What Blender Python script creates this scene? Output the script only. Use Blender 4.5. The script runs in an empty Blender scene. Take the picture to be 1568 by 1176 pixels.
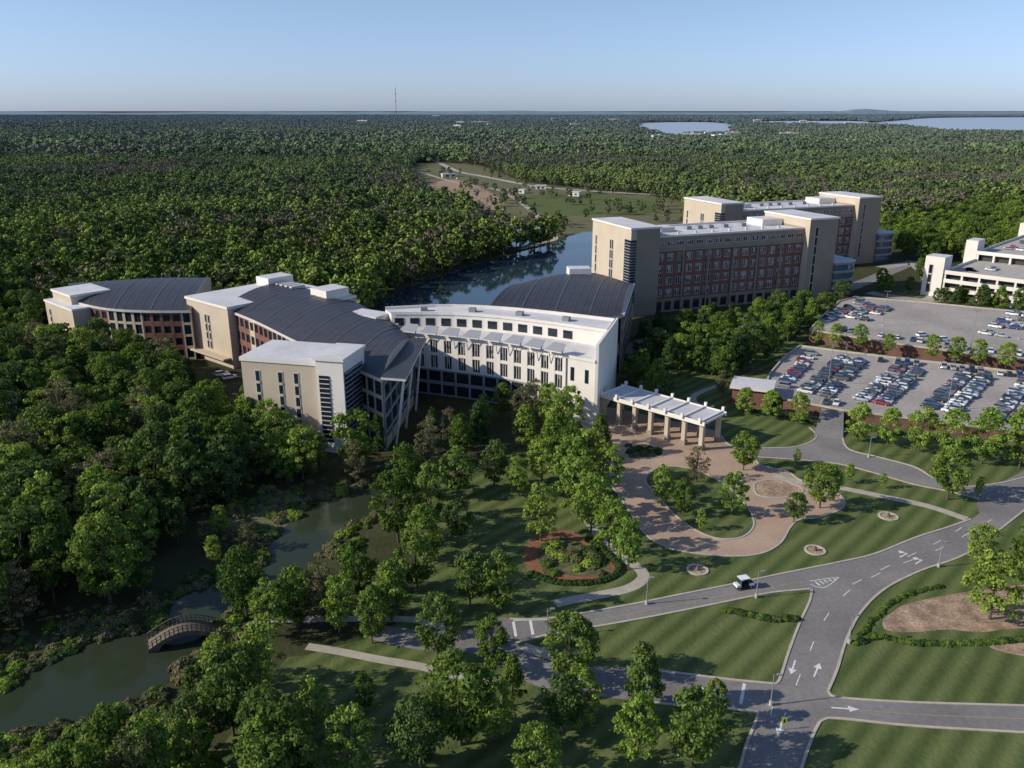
import bpy, math, random
import numpy as np
from mathutils import Vector, Matrix
from mathutils import noise as mn
from mathutils.geometry import tessellate_polygon
random.seed(7)
sc=bpy.context.scene
# ------------------------------------------------------------------ image to ground
# image pixel coordinates (1568x1176 plate, drone assumed at 85 m) -> ground metres at height z
H=85.0; F=1268.0; PITCH=math.radians(18.3)
SP,CP=math.sin(PITCH),math.cos(PITCH)
def P(u,v,z=0.0):
    y=(588-v)/F; x=(u-784)/F
    t=(H-z)/max(SP-CP*y,0.0008)
    return Vector((x*t,(CP+SP*y)*t))
def PP(pts,z=0.0): return [P(p[0],p[1],p[2] if len(p)>2 else z) for p in pts]
def smooth(pts,closed=True,n=5):
    out=[];N=len(pts)
    rngi=range(N) if closed else range(N-1)
    for i in rngi:
        if closed: a,b,c,d=pts[(i-1)%N],pts[i],pts[(i+1)%N],pts[(i+2)%N]
        else: a,b,c,d=pts[max(i-1,0)],pts[i],pts[i+1],pts[min(i+2,N-1)]
        for k in range(n):
            t=k/n
            out.append(0.5*((2*b)+(c-a)*t+(2*a-5*b+4*c-d)*t*t+(3*b-a-3*c+d)*t**3))
    if not closed: out.append(pts[-1])
    return out
def resample(pts,n):
    n=max(n,1)
    d=[0]
    for i in range(1,len(pts)): d.append(d[-1]+(pts[i]-pts[i-1]).length)
    out=[];j=0
    for k in range(n+1):
        s=d[-1]*k/n
        while j<len(pts)-2 and d[j+1]<s: j+=1
        L=max(d[j+1]-d[j],1e-6)
        out.append(pts[j].lerp(pts[j+1],min(max((s-d[j])/L,0),1)))
    return out
def inpoly(x,y,poly):
    c=False;n=len(poly);j=n-1
    for i in range(n):
        xi,yi=poly[i][0],poly[i][1];xj,yj=poly[j][0],poly[j][1]
        if (yi>y)!=(yj>y) and x<(xj-xi)*(y-yi)/(yj-yi)+xi: c=not c
        j=i
    return c
# ------------------------------------------------------------------ materials
def newmat(name):
    m=bpy.data.materials.new(name); m.use_nodes=True
    nt=m.node_tree; return m,nt,nt.nodes['Principled BSDF']
def mat(name,col,rough=0.85,nscale=0.5,amt=0.12,metal=0.0,spec=0.3,bump=0.0,nscale2=None,amt2=0.1):
    m,nt,b=newmat(name)
    g=nt.nodes.new('ShaderNodeNewGeometry')
    n=nt.nodes.new('ShaderNodeTexNoise'); n.inputs['Scale'].default_value=nscale; n.inputs['Detail'].default_value=5
    nt.links.new(g.outputs['Position'],n.inputs['Vector'])
    mr=nt.nodes.new('ShaderNodeMapRange'); mr.inputs[1].default_value=0.3; mr.inputs[2].default_value=0.7
    mr.inputs[3].default_value=1-amt; mr.inputs[4].default_value=1+amt
    nt.links.new(n.outputs['Fac'],mr.inputs[0])
    fac=mr.outputs[0]
    if nscale2:
        n2=nt.nodes.new('ShaderNodeTexNoise'); n2.inputs['Scale'].default_value=nscale2; n2.inputs['Detail'].default_value=3
        nt.links.new(g.outputs['Position'],n2.inputs['Vector'])
        m2=nt.nodes.new('ShaderNodeMapRange'); m2.inputs[1].default_value=0.3; m2.inputs[2].default_value=0.7
        m2.inputs[3].default_value=1-amt2; m2.inputs[4].default_value=1+amt2
        nt.links.new(n2.outputs['Fac'],m2.inputs[0])
        mm=nt.nodes.new('ShaderNodeMath'); mm.operation='MULTIPLY'
        nt.links.new(fac,mm.inputs[0]); nt.links.new(m2.outputs[0],mm.inputs[1]); fac=mm.outputs[0]
    vm=nt.nodes.new('ShaderNodeVectorMath'); vm.operation='SCALE'
    vm.inputs[0].default_value=col[:3]
    nt.links.new(fac,vm.inputs['Scale'])
    nt.links.new(vm.outputs[0],b.inputs['Base Color'])
    b.inputs['Roughness'].default_value=rough; b.inputs['Metallic'].default_value=metal
    b.inputs['Specular IOR Level'].default_value=spec
    return m
M={}
M['tan']=mat('precast_tan',(.52,.44,.34),.9,.15,.06)
M['tan2']=mat('precast_brown_shaded_tan',(.30,.245,.19),.9,.15,.08)  # tan darkened to paint shade on the office fronts; plain brown elsewhere
M['white']=mat('white_precast',(.77,.72,.65),.85,.2,.05)
M['roofwhite']=mat('white_membrane_roof',(.60,.59,.60),.8,.08,.14,nscale2=.5,amt2=.07)
M['brick']=mat('red_brick',(.20,.095,.075),.9,.6,.15)
M['brickwall']=mat('retaining_wall_brick',(.17,.09,.07),.9,.5,.2)
M['dark']=mat('dark_metal_roof',(.048,.047,.053),.5,.25,.15,spec=.4)
M['seam']=mat('roof_seam',(.10,.10,.115),.5,.25,.1)
M['glass']=mat('dark_glass',(.02,.028,.038),.08,.1,.2,spec=.6)
M['blind']=mat('window_blind_glass',(.30,.28,.28),.25,1.0,.5,spec=.6)
M['blueglass']=mat('blue_glass',(.05,.10,.15),.08,.1,.2,spec=.7)
M['frame']=mat('window_frame',(.56,.53,.50),.6,.3,.05)
M['shade']=mat('sunshade_metal',(.33,.33,.35),.5,.3,.05)
M['steel']=mat('painted_steel',(.25,.26,.28),.5,.3,.05)
M['concrete']=mat('concrete',(.44,.41,.37),.9,.4,.10,nscale2=3,amt2=.08)
M['kerb']=mat('kerb_concrete',(.48,.42,.34),.9,.6,.14)
M['asphalt']=mat('asphalt_road',(.215,.20,.19),.9,.07,.20,nscale2=1.2,amt2=.12)
M['lot']=mat('parking_asphalt',(.37,.335,.30),.9,.05,.16,nscale2=.7,amt2=.11)
M['plaza']=mat('brick_paving',(.43,.305,.22),.9,.12,.13,nscale2=2.5,amt2=.16)
M['path']=mat('path_concrete',(.42,.38,.31),.9,.5,.14)
M['paint']=mat('road_paint',(.70,.69,.66),.8,2,.22)
M['yellow']=mat('yellow_paint',(.50,.38,.13),.8,2,.22)
M['signyellow']=mat('sign_yellow',(.65,.62,.03),.5)
M['mulch']=mat('red_mulch',(.25,.11,.06),.95,1.2,.3)
M['straw']=mat('pine_straw',(.34,.235,.16),.95,.35,.45,nscale2=2,amt2=.35)
M['bark']=mat('bark',(.12,.095,.07),.95,2,.2)
M['rubber']=mat('rubber',(.02,.02,.02),.9)
M['stone']=mat('stone',(.15,.125,.10),.9,1.5,.25)
M['bank']=mat('bank_scrub',(.11,.11,.05),.95,.25,.4,nscale2=1.5,amt2=.35)
def grass(name,c1,c2,stripe,angle=0.6):
    m,nt,b=newmat(name)
    g=nt.nodes.new('ShaderNodeNewGeometry')
    mp=nt.nodes.new('ShaderNodeMapping'); mp.inputs['Rotation'].default_value=(0,0,angle)
    nt.links.new(g.outputs['Position'],mp.inputs['Vector'])
    w=nt.nodes.new('ShaderNodeTexWave'); w.inputs['Scale'].default_value=.085; w.inputs['Distortion'].default_value=1.4
    w.inputs['Detail'].default_value=1; w.inputs['Detail Scale'].default_value=.3
    nt.links.new(mp.outputs[0],w.inputs['Vector'])
    n=nt.nodes.new('ShaderNodeTexNoise'); n.inputs['Scale'].default_value=.06; n.inputs['Detail'].default_value=8; n.inputs['Roughness'].default_value=.65
    nt.links.new(g.outputs['Position'],n.inputs['Vector'])
    n2=nt.nodes.new('ShaderNodeTexNoise'); n2.inputs['Scale'].default_value=1.3; n2.inputs['Detail'].default_value=6
    nt.links.new(g.outputs['Position'],n2.inputs['Vector'])
    a=nt.nodes.new('ShaderNodeMath'); a.operation='MULTIPLY_ADD'; a.inputs[1].default_value=stripe
    nt.links.new(w.outputs['Fac'],a.inputs[0]); nt.links.new(n.outputs['Fac'],a.inputs[2])
    a2=nt.nodes.new('ShaderNodeMath'); a2.operation='MULTIPLY_ADD'; a2.inputs[1].default_value=.7
    nt.links.new(n2.outputs['Fac'],a2.inputs[0]); nt.links.new(a.outputs[0],a2.inputs[2])
    r=nt.nodes.new('ShaderNodeMapRange'); r.inputs[1].default_value=.6; r.inputs[2].default_value=1.15+stripe
    nt.links.new(a2.outputs[0],r.inputs[0])
    mx=nt.nodes.new('ShaderNodeMix'); mx.data_type='RGBA'
    mx.inputs[6].default_value=(*c1,1); mx.inputs[7].default_value=(*c2,1)
    nt.links.new(r.outputs[0],mx.inputs[0]); nt.links.new(mx.outputs[2],b.inputs['Base Color'])
    b.inputs['Roughness'].default_value=.95; b.inputs['Specular IOR Level'].default_value=.1
    bp=nt.nodes.new('ShaderNodeBump'); bp.inputs['Strength'].default_value=.6; bp.inputs['Distance'].default_value=.2
    nt.links.new(n2.outputs['Fac'],bp.inputs['Height']); nt.links.new(bp.outputs[0],b.inputs['Normal'])
    return m
M['lawn']=grass('mown_lawn',(.055,.085,.026),(.165,.19,.070),.75,.75)
M['floor']=grass('forest_floor',(.035,.042,.018),(.085,.085,.040),.0)
M['field']=grass('meadow',(.09,.115,.045),(.22,.18,.11),.0)
def water(name,col,rough,bump,scale,spec=.6):
    m,nt,b=newmat(name)
    b.inputs['Base Color'].default_value=(*col,1); b.inputs['Roughness'].default_value=rough
    b.inputs['Specular IOR Level'].default_value=spec
    g=nt.nodes.new('ShaderNodeNewGeometry')
    n=nt.nodes.new('ShaderNodeTexNoise'); n.inputs['Scale'].default_value=scale; n.inputs['Detail'].default_value=3
    nt.links.new(g.outputs['Position'],n.inputs['Vector'])
    bp=nt.nodes.new('ShaderNodeBump'); bp.inputs['Strength'].default_value=bump; bp.inputs['Distance'].default_value=.1
    nt.links.new(n.outputs['Fac'],bp.inputs['Height']); nt.links.new(bp.outputs[0],b.inputs['Normal'])
    return m
M['pond']=water('pond_water',(.034,.046,.026),.08,.10,.8,.18)
M['lake']=water('lake_water',(.02,.04,.065),.05,.12,.3)
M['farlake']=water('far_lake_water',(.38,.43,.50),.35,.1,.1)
def leafmat(name,cols,transl=.3,far=None):
    m=bpy.data.materials.new(name); m.use_nodes=True; nt=m.node_tree
    for x in list(nt.nodes):
        if x.type!='OUTPUT_MATERIAL': nt.nodes.remove(x)
    out=[x for x in nt.nodes if x.type=='OUTPUT_MATERIAL'][0]
    oi=nt.nodes.new('ShaderNodeObjectInfo')
    cr=nt.nodes.new('ShaderNodeValToRGB')
    el=cr.color_ramp.elements
    while len(el)<len(cols): el.new(.5)
    for i,c in enumerate(cols):
        el[i].position=i/(len(cols)-1); el[i].color=(*c,1)
    nt.links.new(oi.outputs['Random'],cr.inputs[0])
    at=nt.nodes.new('ShaderNodeAttribute'); at.attribute_name='tone'
    vm=nt.nodes.new('ShaderNodeVectorMath'); vm.operation='SCALE'
    nt.links.new(cr.outputs[0],vm.inputs[0]); nt.links.new(at.outputs['Fac'],vm.inputs['Scale'])
    src=vm.outputs[0]
    d=nt.nodes.new('ShaderNodeBsdfDiffuse')
    if far:   # aerial haze painted into the leaf colour, stronger with distance
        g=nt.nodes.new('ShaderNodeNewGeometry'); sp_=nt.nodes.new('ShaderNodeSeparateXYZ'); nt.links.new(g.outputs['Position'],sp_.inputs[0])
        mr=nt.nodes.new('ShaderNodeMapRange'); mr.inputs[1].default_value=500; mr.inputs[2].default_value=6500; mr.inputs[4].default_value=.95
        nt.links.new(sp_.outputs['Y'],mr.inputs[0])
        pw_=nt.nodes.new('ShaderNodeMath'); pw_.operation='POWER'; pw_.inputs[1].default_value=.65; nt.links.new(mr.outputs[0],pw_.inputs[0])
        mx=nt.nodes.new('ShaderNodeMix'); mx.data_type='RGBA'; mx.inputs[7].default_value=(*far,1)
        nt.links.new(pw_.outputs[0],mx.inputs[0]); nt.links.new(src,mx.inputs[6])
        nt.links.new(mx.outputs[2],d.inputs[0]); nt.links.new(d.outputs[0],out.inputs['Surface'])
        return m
    t=nt.nodes.new('ShaderNodeBsdfTranslucent')
    nt.links.new(src,d.inputs[0]); nt.links.new(src,t.inputs[0])
    mx=nt.nodes.new('ShaderNodeMixShader'); mx.inputs[0].default_value=transl
    nt.links.new(d.outputs[0],mx.inputs[1]); nt.links.new(t.outputs[0],mx.inputs[2])
    nt.links.new(mx.outputs[0],out.inputs['Surface'])
    return m
M['leafA']=leafmat('leaf_green',[(.095,.155,.034),(.14,.215,.042),(.20,.285,.058),(.11,.165,.052),(.16,.235,.05)])
M['leafB']=leafmat('leaf_spring',[(.25,.36,.065),(.30,.39,.08),(.21,.32,.065)])
M['leafC']=leafmat('leaf_olive',[(.18,.185,.085),(.22,.20,.11),(.17,.20,.08)])
M['leafD']=leafmat('leaf_dark',[(.06,.105,.036),(.075,.125,.042)])
HAZEC=(.155,.205,.235)  # blue-grey haze colour blended into distant leaves
M['leafFA']=leafmat('forest_green',[(.085,.135,.034),(.135,.19,.043),(.20,.26,.06),(.095,.14,.045),(.15,.18,.06)],far=HAZEC)
M['leafFB']=leafmat('forest_spring',[(.22,.29,.06),(.26,.31,.08)],far=HAZEC)
M['leafFC']=leafmat('forest_olive',[(.16,.155,.085),(.21,.18,.115),(.14,.16,.07)],far=HAZEC)
M['leafFD']=leafmat('forest_dark',[(.055,.09,.036),(.07,.11,.042)],far=HAZEC)
M['ridge']=mat('distant_hill_forest',(.17,.235,.29),.95,.002,.12)  # haze of distance painted into the blue hill colour
# ------------------------------------------------------------------ mesh builder
class MB:
    def __init__(s): s.v=[];s.f=[];s.m=[];s.mats=[]
    def mi(s,k):
        if k not in s.mats: s.mats.append(k)
        return s.mats.index(k)
    def face(s,pts,k):
        b=len(s.v); s.v+= [tuple(p) for p in pts]; s.f.append(tuple(range(b,b+len(pts)))); s.m.append(s.mi(k))
    def poly(s,pts,z,k):
        tris=tessellate_polygon([[Vector((p[0],p[1],0)) for p in pts]])
        b=len(s.v); s.v+=[(p[0],p[1],z) for p in pts]
        for t in tris:
            a,c,d=[s.v[b+i] for i in t]
            up=(c[0]-a[0])*(d[1]-a[1])-(c[1]-a[1])*(d[0]-a[0])
            s.f.append(tuple(b+i for i in (t if up>0 else t[::-1]))); s.m.append(s.mi(k))
    def prism(s,pts,z0,z1,side,top=None):
        n=len(pts)
        for i in range(n):
            a,b=pts[i],pts[(i+1)%n]
            s.face([(a[0],a[1],z0),(b[0],b[1],z0),(b[0],b[1],z1),(a[0],a[1],z1)],side)
        s.poly(pts,z1,top or side)
    def lbox(s,O,d,x0,x1,y0,y1,z0,z1,k,top=None):
        n=Vector((-d[1],d[0]))
        pts=[O+d*x+n*y for x,y in ((x0,y0),(x1,y0),(x1,y1),(x0,y1))]
        s.prism(pts,z0,z1,k,top)
        s.poly(pts,z0,k)
    def sbox(s,A,B,s0,s1,o0,o1,z0,z1,k):
        L=(B-A).length; d=(B-A)/L
        s.lbox(A,d,s0,s1,-o1,-o0,z0,z1,k)
    def cyl(s,x,y,z0,z1,r0,r1,k,n=10,cap=True):
        a=[(x+r0*math.cos(i*2*math.pi/n),y+r0*math.sin(i*2*math.pi/n),z0) for i in range(n)]
        b=[(x+r1*math.cos(i*2*math.pi/n),y+r1*math.sin(i*2*math.pi/n),z1) for i in range(n)]
        for i in range(n): s.face([a[i],a[(i+1)%n],b[(i+1)%n],b[i]],k)
        if cap: s.face(b,k)
    def tube(s,a,b,r0,r1,k,n=5):
        a=Vector(a);b=Vector(b);d=(b-a).normalized()
        q=d.to_track_quat('Z','Y'); 
        ra=[a+q@Vector((r0*math.cos(i*2*math.pi/n),r0*math.sin(i*2*math.pi/n),0)) for i in range(n)]
        rb=[b+q@Vector((r1*math.cos(i*2*math.pi/n),r1*math.sin(i*2*math.pi/n),0)) for i in range(n)]
        for i in range(n): s.face([ra[i],ra[(i+1)%n],rb[(i+1)%n],rb[i]],k)
    def mesh(s,name):
        me=bpy.data.meshes.new(name); me.from_pydata(s.v,[],s.f)
        for k in s.mats: me.materials.append(M[k])
        me.polygons.foreach_set('material_index',s.m); me.update()
        return me
    def build(s,name):
        o=bpy.data.objects.new(name,s.mesh(name)); sc.collection.objects.link(o); return o
def sheet(name,pts,z,k,sm=True,n=5):
    w=PP(pts); 
    if sm: w=smooth(w,True,n)
    mb=MB(); mb.poly(w,z,k); mb.build(name); return w
def strip_pts(w,width):
    L=[];R=[]
    for i,p in enumerate(w):
        a=w[max(i-1,0)];b=w[min(i+1,len(w)-1)]
        d=(b-a).normalized(); n=Vector((-d[1],d[0]))
        L.append(p+n*width/2);R.append(p-n*width/2)
    return L,R
def strip(mb,w,width,z,k):
    L,R=strip_pts(w,width)
    for i in range(len(w)-1):
        mb.face([(R[i].x,R[i].y,z),(R[i+1].x,R[i+1].y,z),(L[i+1].x,L[i+1].y,z),(L[i].x,L[i].y,z)],k)
def kerb(mb,w,width=.4,h=.15,z=0,k='kerb'):
    L,R=strip_pts(w,width)
    for i in range(len(w)-1):
        l0,l1,r0,r1=L[i],L[i+1],R[i],R[i+1]
        mb.face([(r0.x,r0.y,z+h),(r1.x,r1.y,z+h),(l1.x,l1.y,z+h),(l0.x,l0.y,z+h)],k)
        mb.face([(r0.x,r0.y,z),(r1.x,r1.y,z),(r1.x,r1.y,z+h),(r0.x,r0.y,z+h)],k)
        mb.face([(l0.x,l0.y,z),(l1.x,l1.y,z),(l1.x,l1.y,z+h),(l0.x,l0.y,z+h)],k)
def cpath(name,pts,width,z=.05,k='path'):
    mb=MB(); strip(mb,smooth(PP(pts),False,6),width,z,k); return mb.build(name)
# ------------------------------------------------------------------ ground
def axis(a):
    out=[0]; st=20
    while out[-1]<a: out.append(out[-1]+st); st*= (1.0 if out[-1]<600 else 1.35)
    return sorted(set([-x for x in out]+out))
xs=axis(60000); ys=axis(60000)
vs=[(x,y,0) for y in ys for x in xs]; nx=len(xs)
fs=[(j*nx+i,j*nx+i+1,(j+1)*nx+i+1,(j+1)*nx+i) for j in range(len(ys)-1) for i in range(nx-1)]
me=bpy.data.meshes.new('ground'); me.from_pydata(vs,[],fs); me.materials.append(M['floor'])
sc.collection.objects.link(bpy.data.objects.new('ground',me))
sheet('lawn',[(640,770),(760,700),(900,650),(1000,560),(1100,500),(1200,470),(1568,430),(1900,430),(2200,1500),(300,1500),(420,1040),(480,1000),(600,960),(640,880)],.01,'lawn')
sheet('grass_bank',[(340,785),(380,765),(450,750),(480,770),(445,800),(415,830),(370,835)],.012,'field')
WATER=[]
WATER.append(sheet('pond',[(-120,1075),(0,1055),(60,1020),(140,985),(210,968),(300,962),(345,985),(290,1010),(240,1060),(150,1095),(60,1115),(-120,1150)],.03,'pond'))
WATER.append(sheet('stream_pool',[(405,870),(420,825),(470,780),(540,750),(600,735),(690,700),(640,745),(590,775),(545,800),(490,850),(430,900)],.03,'pond'))
WATER.append(sheet('stream_under_bridge',[(255,930),(300,900),(380,875),(420,858),(430,890),(380,925),(330,955),(345,985),(300,1000),(250,975)],.026,'pond'))
LAKE=sheet('lake',[(560,505),(575,470),(610,448),(660,428),(740,402),(780,392),(800,385),(845,374),(870,362),(905,355),(940,365),(960,420),(940,480),(760,520),(640,520)],.03,'lake'); WATER.append(LAKE)
WATER.append(sheet('lake_inlet',[(742,352),(775,347),(805,353),(835,362),(815,372),(785,378),(760,372)],.03,'lake'))
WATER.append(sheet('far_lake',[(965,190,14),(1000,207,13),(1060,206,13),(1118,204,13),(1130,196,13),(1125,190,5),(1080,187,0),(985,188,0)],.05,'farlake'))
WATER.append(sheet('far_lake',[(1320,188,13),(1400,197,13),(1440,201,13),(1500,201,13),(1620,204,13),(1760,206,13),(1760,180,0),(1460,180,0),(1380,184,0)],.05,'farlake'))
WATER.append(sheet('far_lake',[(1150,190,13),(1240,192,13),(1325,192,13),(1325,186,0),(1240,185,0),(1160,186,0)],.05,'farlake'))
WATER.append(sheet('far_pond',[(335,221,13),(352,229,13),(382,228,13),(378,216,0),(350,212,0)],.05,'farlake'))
CLEAR=PP([(628,262),(640,250),(700,245),(760,262),(800,278),(880,288),(1000,300),(1050,312),(1045,345),(940,352),(870,368),(800,378),(760,378),(745,360),(735,350),(720,325),(650,312)])
sheet('meadow',[(628,262),(640,250),(700,245),(760,262),(800,278),(880,288),(1000,300),(1050,312),(1045,345),(940,352),(870,362),(840,360),(800,352),(765,345),(745,350),(720,325),(650,312)],.015,'field')
sheet('green_field',[(800,305),(850,295),(940,300),(1010,310),(1000,325),(900,330),(830,325)],.022,'lawn')
sheet('bare_patch',[(650,285),(700,275),(760,300),(770,325),(730,315),(680,300)],.024,'straw')
cpath('gravel_track',[(640,262),(700,280),(760,290),(800,312),(830,340),(820,352)],5,.03)
cpath('access_road',[(610,240),(660,245),(700,262),(740,270),(820,285),(900,292),(1040,300)],9,.035,'concrete')
cpath('gravel_shore',[(795,382),(830,372),(850,366),(845,355)],4,.03)
# ------------------------------------------------------------------ roads
ringU=[(780,948),(830,948),(880,941),(960,927),(1040,911),(1120,895),(1200,878),(1280,862),(1340,848),(1400,824),(1450,808),(1487,795)]
ringL=[(1243,902),(1180,908),(1100,924),(1000,944),(900,962),(840,972),(790,985)]
CR=[(1640,735),(1590,765),(1545,800),(1480,848),(1410,874),(1355,902),(1318,938),(1296,980),(1282,1025),(1268,1058)]
CL=[(1243,902),(1240,920),(1224,955),(1207,1000),(1193,1042),(1183,1047)]
mb=MB()
poly=smooth(PP(ringU),False,4)+smooth(PP([(1500,786),(1500,762),(1560,742),(1650,700)]),False,4)+smooth(PP(CR),False,4)+smooth(PP([(1275,1066),(1300,1070),(1400,1076),(1568,1081),(1800,1088)]),False,3)+smooth(PP([(1800,1135),(1568,1122),(1400,1112),(1290,1101),(1262,1102),(1250,1115),(1236,1150),(1220,1200),(1190,1300)]),False,3)+smooth(PP([(1080,1300),(1125,1200),(1143,1140),(1160,1096),(1150,1090),(1100,1084),(1040,1080),(960,1072),(880,1062)]),False,3)+smooth(PP([(880,1022),(960,1022),(1040,1031),(1120,1041),(1183,1047)]),False,3)[:-1]+smooth(PP(CL[::-1]),False,4)+smooth(PP(ringL),False,4)[1:]
mb.poly(poly,.03,'asphalt'); mb.build('road')
mb=MB()
mb.poly(smooth(PP([(780,948),(790,985),(830,1010),(880,1022),(880,1062),(820,1050),(770,1020),(720,1000),(640,995),(560,975),(560,955),(640,965),(710,965),(750,950)]),True,4),.026,'asphalt')
mb.build('service_road')
roadB_U=[(1292,655),(1290,668),(1300,688),(1345,700),(1400,715),(1430,732),(1470,745),(1530,740),(1580,728)]
roadB_L=[(1160,700),(1220,704),(1280,710),(1330,722),(1400,742),(1450,752),(1490,762),(1500,765)]
mb=MB(); mb.poly(smooth(PP(roadB_L),False,4)+smooth(PP([(1560,745),(1620,725),(1580,715)]),False,3)+smooth(PP(roadB_U[:-1][::-1]),False,4)+smooth(PP([(1240,655),(1250,670),(1220,684),(1165,686)]),False,4),.028,'asphalt'); mb.build('drive')
mb=MB()
for e in (ringU,ringL,CR,CL,[(1268,1058),(1275,1066),(1300,1070),(1400,1076),(1568,1081),(1800,1088)],
          [(1800,1135),(1568,1122),(1400,1112),(1290,1101),(1262,1102),(1250,1115),(1236,1150),(1220,1200),(1190,1300)],
          [(1080,1300),(1125,1200),(1143,1140),(1160,1096),(1150,1090),(1100,1084),(1040,1080),(960,1072)],
          [(960,1022),(1040,1031),(1120,1041),(1183,1047)],roadB_U,roadB_L,[(1240,655),(1250,670),(1220,684),(1165,686)]):
    kerb(mb,smooth(PP(e),False,5),.42,.14)
mb.build('kerbs')
cpath('campus_drive',[(950,540),(1000,520),(1060,515),(1120,500),(1200,470),(1290,445),(1400,400)],8,.033,'asphalt')
cpath('campus_drive',[(1350,410),(1400,405),(1430,440),(1420,460),(1330,448)],8,.036,'lot')
# plaza
plaza=[(890,640),(905,665),(945,690),(930,705),(925,730),(945,755),(965,785),(985,815),(1015,836),(1060,847),(1120,852),(1165,848),(1195,832),(1210,808),(1225,796),(1255,792),(1290,778),(1288,760),(1255,742),(1225,735),(1205,722),(1165,712),(1150,695),(1115,680),(1090,660),(1000,640),(930,625)]
pw=sheet('plaza_paving',plaza,.045,'plaza')
isl=[(988,735),(1005,758),(1035,790),(1065,812),(1100,825),(1135,823),(1153,808),(1152,790),(1140,772),(1120,750),(1085,728),(1040,715),(1005,718)]
iw=sheet('plaza_island_lawn',isl,.06,'lawn')
isl2=[(958,688),(985,680),(1010,688),(1015,698),(990,702),(965,698)]
iw2=sheet('plaza_island_bed',isl2,.06,'bank')
isl3=[(1160,738),(1195,735),(1215,742),(1230,752),(1200,762),(1165,760),(1155,750)]
iw3=sheet('plaza_island_bed',isl3,.06,'straw')
mb=MB()
for w in (pw,iw,iw2,iw3): kerb(mb,w+[w[0]],.4,.12,.03,'concrete')
mb.build('plaza_kerbs')
cpath('footpath',[(1185,728),(1230,740),(1290,748),(1350,760),(1420,775),(1480,795)],2.4)
cpath('footpath',[(900,795),(925,830),(955,855),(978,870),(985,885),(965,900),(925,910),(880,918),(850,925)],2.4)
cpath('footpath',[(470,990),(520,998),(580,1010),(640,1020),(680,1030),(760,1050)],1.8)
cpath('footpath',[(690,965),(640,950),(560,948),(430,950),(335,965)],1.8)
cpath('footpath',[(880,1022),(860,1010),(800,990)],2.2)
cpath('footpath',[(1100,590),(1060,610),(1100,640)],2.2)
bed=sheet('mulch_bed',[(802,848),(808,830),(830,818),(870,812),(905,830),(935,850),(952,872),(935,890),(880,890),(830,880),(805,868)],.02,'mulch')
sheet('planting_bed',[(822,850),(835,832),(870,822),(900,838),(930,860),(930,880),(880,882),(835,872)],.03,'bank')
sheet('straw_bed',[(1352,950),(1366,938),(1385,926),(1430,915),(1470,908),(1500,904),(1568,895),(1700,880),(1700,960),(1568,962),(1500,968),(1450,964),(1400,968),(1358,965)],.02,'straw')
sheet('straw_bed',[(1515,990),(1568,985),(1650,990),(1650,1010),(1568,1005)],.02,'straw')
for (u,v) in ((1068,873),(1248,843),(1360,791)):
    c=P(u,v); mb=MB(); 
    ring=[c+Vector((math.cos(a),math.sin(a)))*1.9 for a in np.linspace(0,2*math.pi,25)]
    kerb(mb,ring,.5,.2); mb.cyl(c.x,c.y,.0,.06,1.7,1.7,'straw',20); mb.cyl(c.x,c.y,.06,.9,.35,.25,'stone',8); mb.build('round_planter')
# ------------------------------------------------------------------ markings
mb=MB()
def dash(pts,width,on,off,z=.05,k='paint'):
    w=smooth(PP(pts),False,8); L=sum((w[i+1]-w[i]).length for i in range(len(w)-1))
    ww=resample(w,max(int(L*2),2)); 
    i=0
    if off==0: strip(mb,ww,width,z,k); return
    on*=2;off*=2
    while i+on<len(ww):
        strip(mb,ww[i:i+int(on)+1],width,z,k); i+=int(on+off)
dash([(1196,1110),(1215,1060),(1235,1010),(1262,950),(1300,905),(1360,872),(1440,840),(1520,795)],.16,3,7)
dash([(1180,1095),(1190,1060),(1212,1010),(1236,960),(1262,915)],.14,2,60)
dash([(1305,895),(1370,862),(1440,828),(1500,790)],.16,3,6)
dash([(900,952),(1000,934),(1100,914),(1235,890)],.08,40,0,k='yellow')
dash([(1270,1083),(1400,1094),(1568,1101)],.08,40,0,k='yellow')
dash([(1060,1057),(1120,1063)],.12,40,0)
dash([(1140,1047),(1134,1078)],.5,1,0)
dash([(786,952),(790,975)],.5,1,0); dash([(812,950),(816,972)],.5,1,0); dash([(786,950),(840,949)],.3,1,0)
dash([(1252,1106),(1240,1140),(1228,1176)],.10,40,0,k='yellow')
dash([(1240,895),(1262,900),(1285,884)],.16,1,0); dash([(1240,890),(1285,884)],.16,1,0)
for k in range(5): dash([(1248+k*7,891-k*1),(1256+k*6,897-k*2.4)],.3,1,0,z=.053)
def arrow(u,v,u2,v2,turn=0):
    c=P(u,v); d=(P(u2,v2)-c).normalized(); n=Vector((-d[1],d[0]))
    def q(pts,z): mb.poly([c+d*a+n*b for a,b in pts],z,'paint')
    q([(-1.6,-.14),(1.0,-.14),(1.0,.14),(-1.6,.14)],.056); 
    if turn==0: q([(.9,-.65),(2.4,0),(.9,.65)],.059)
    else: q([(1.0,-.14),(1.0,.14),(.6,.9*turn),(.2,.9*turn)],.059); q([(-.3,.8*turn),(1.2,.8*turn),(.45,1.7*turn)],.062)
arrow(1215,1020,1205,1050); arrow(1250,1028,1262,1000); arrow(1290,1085,1320,1087); arrow(1085,1056,1060,1053)
arrow(1385,850,1400,843,1); arrow(1408,860,1425,850,1); arrow(1196,1111,1192,1125)
mb.build('road_markings')
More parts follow.
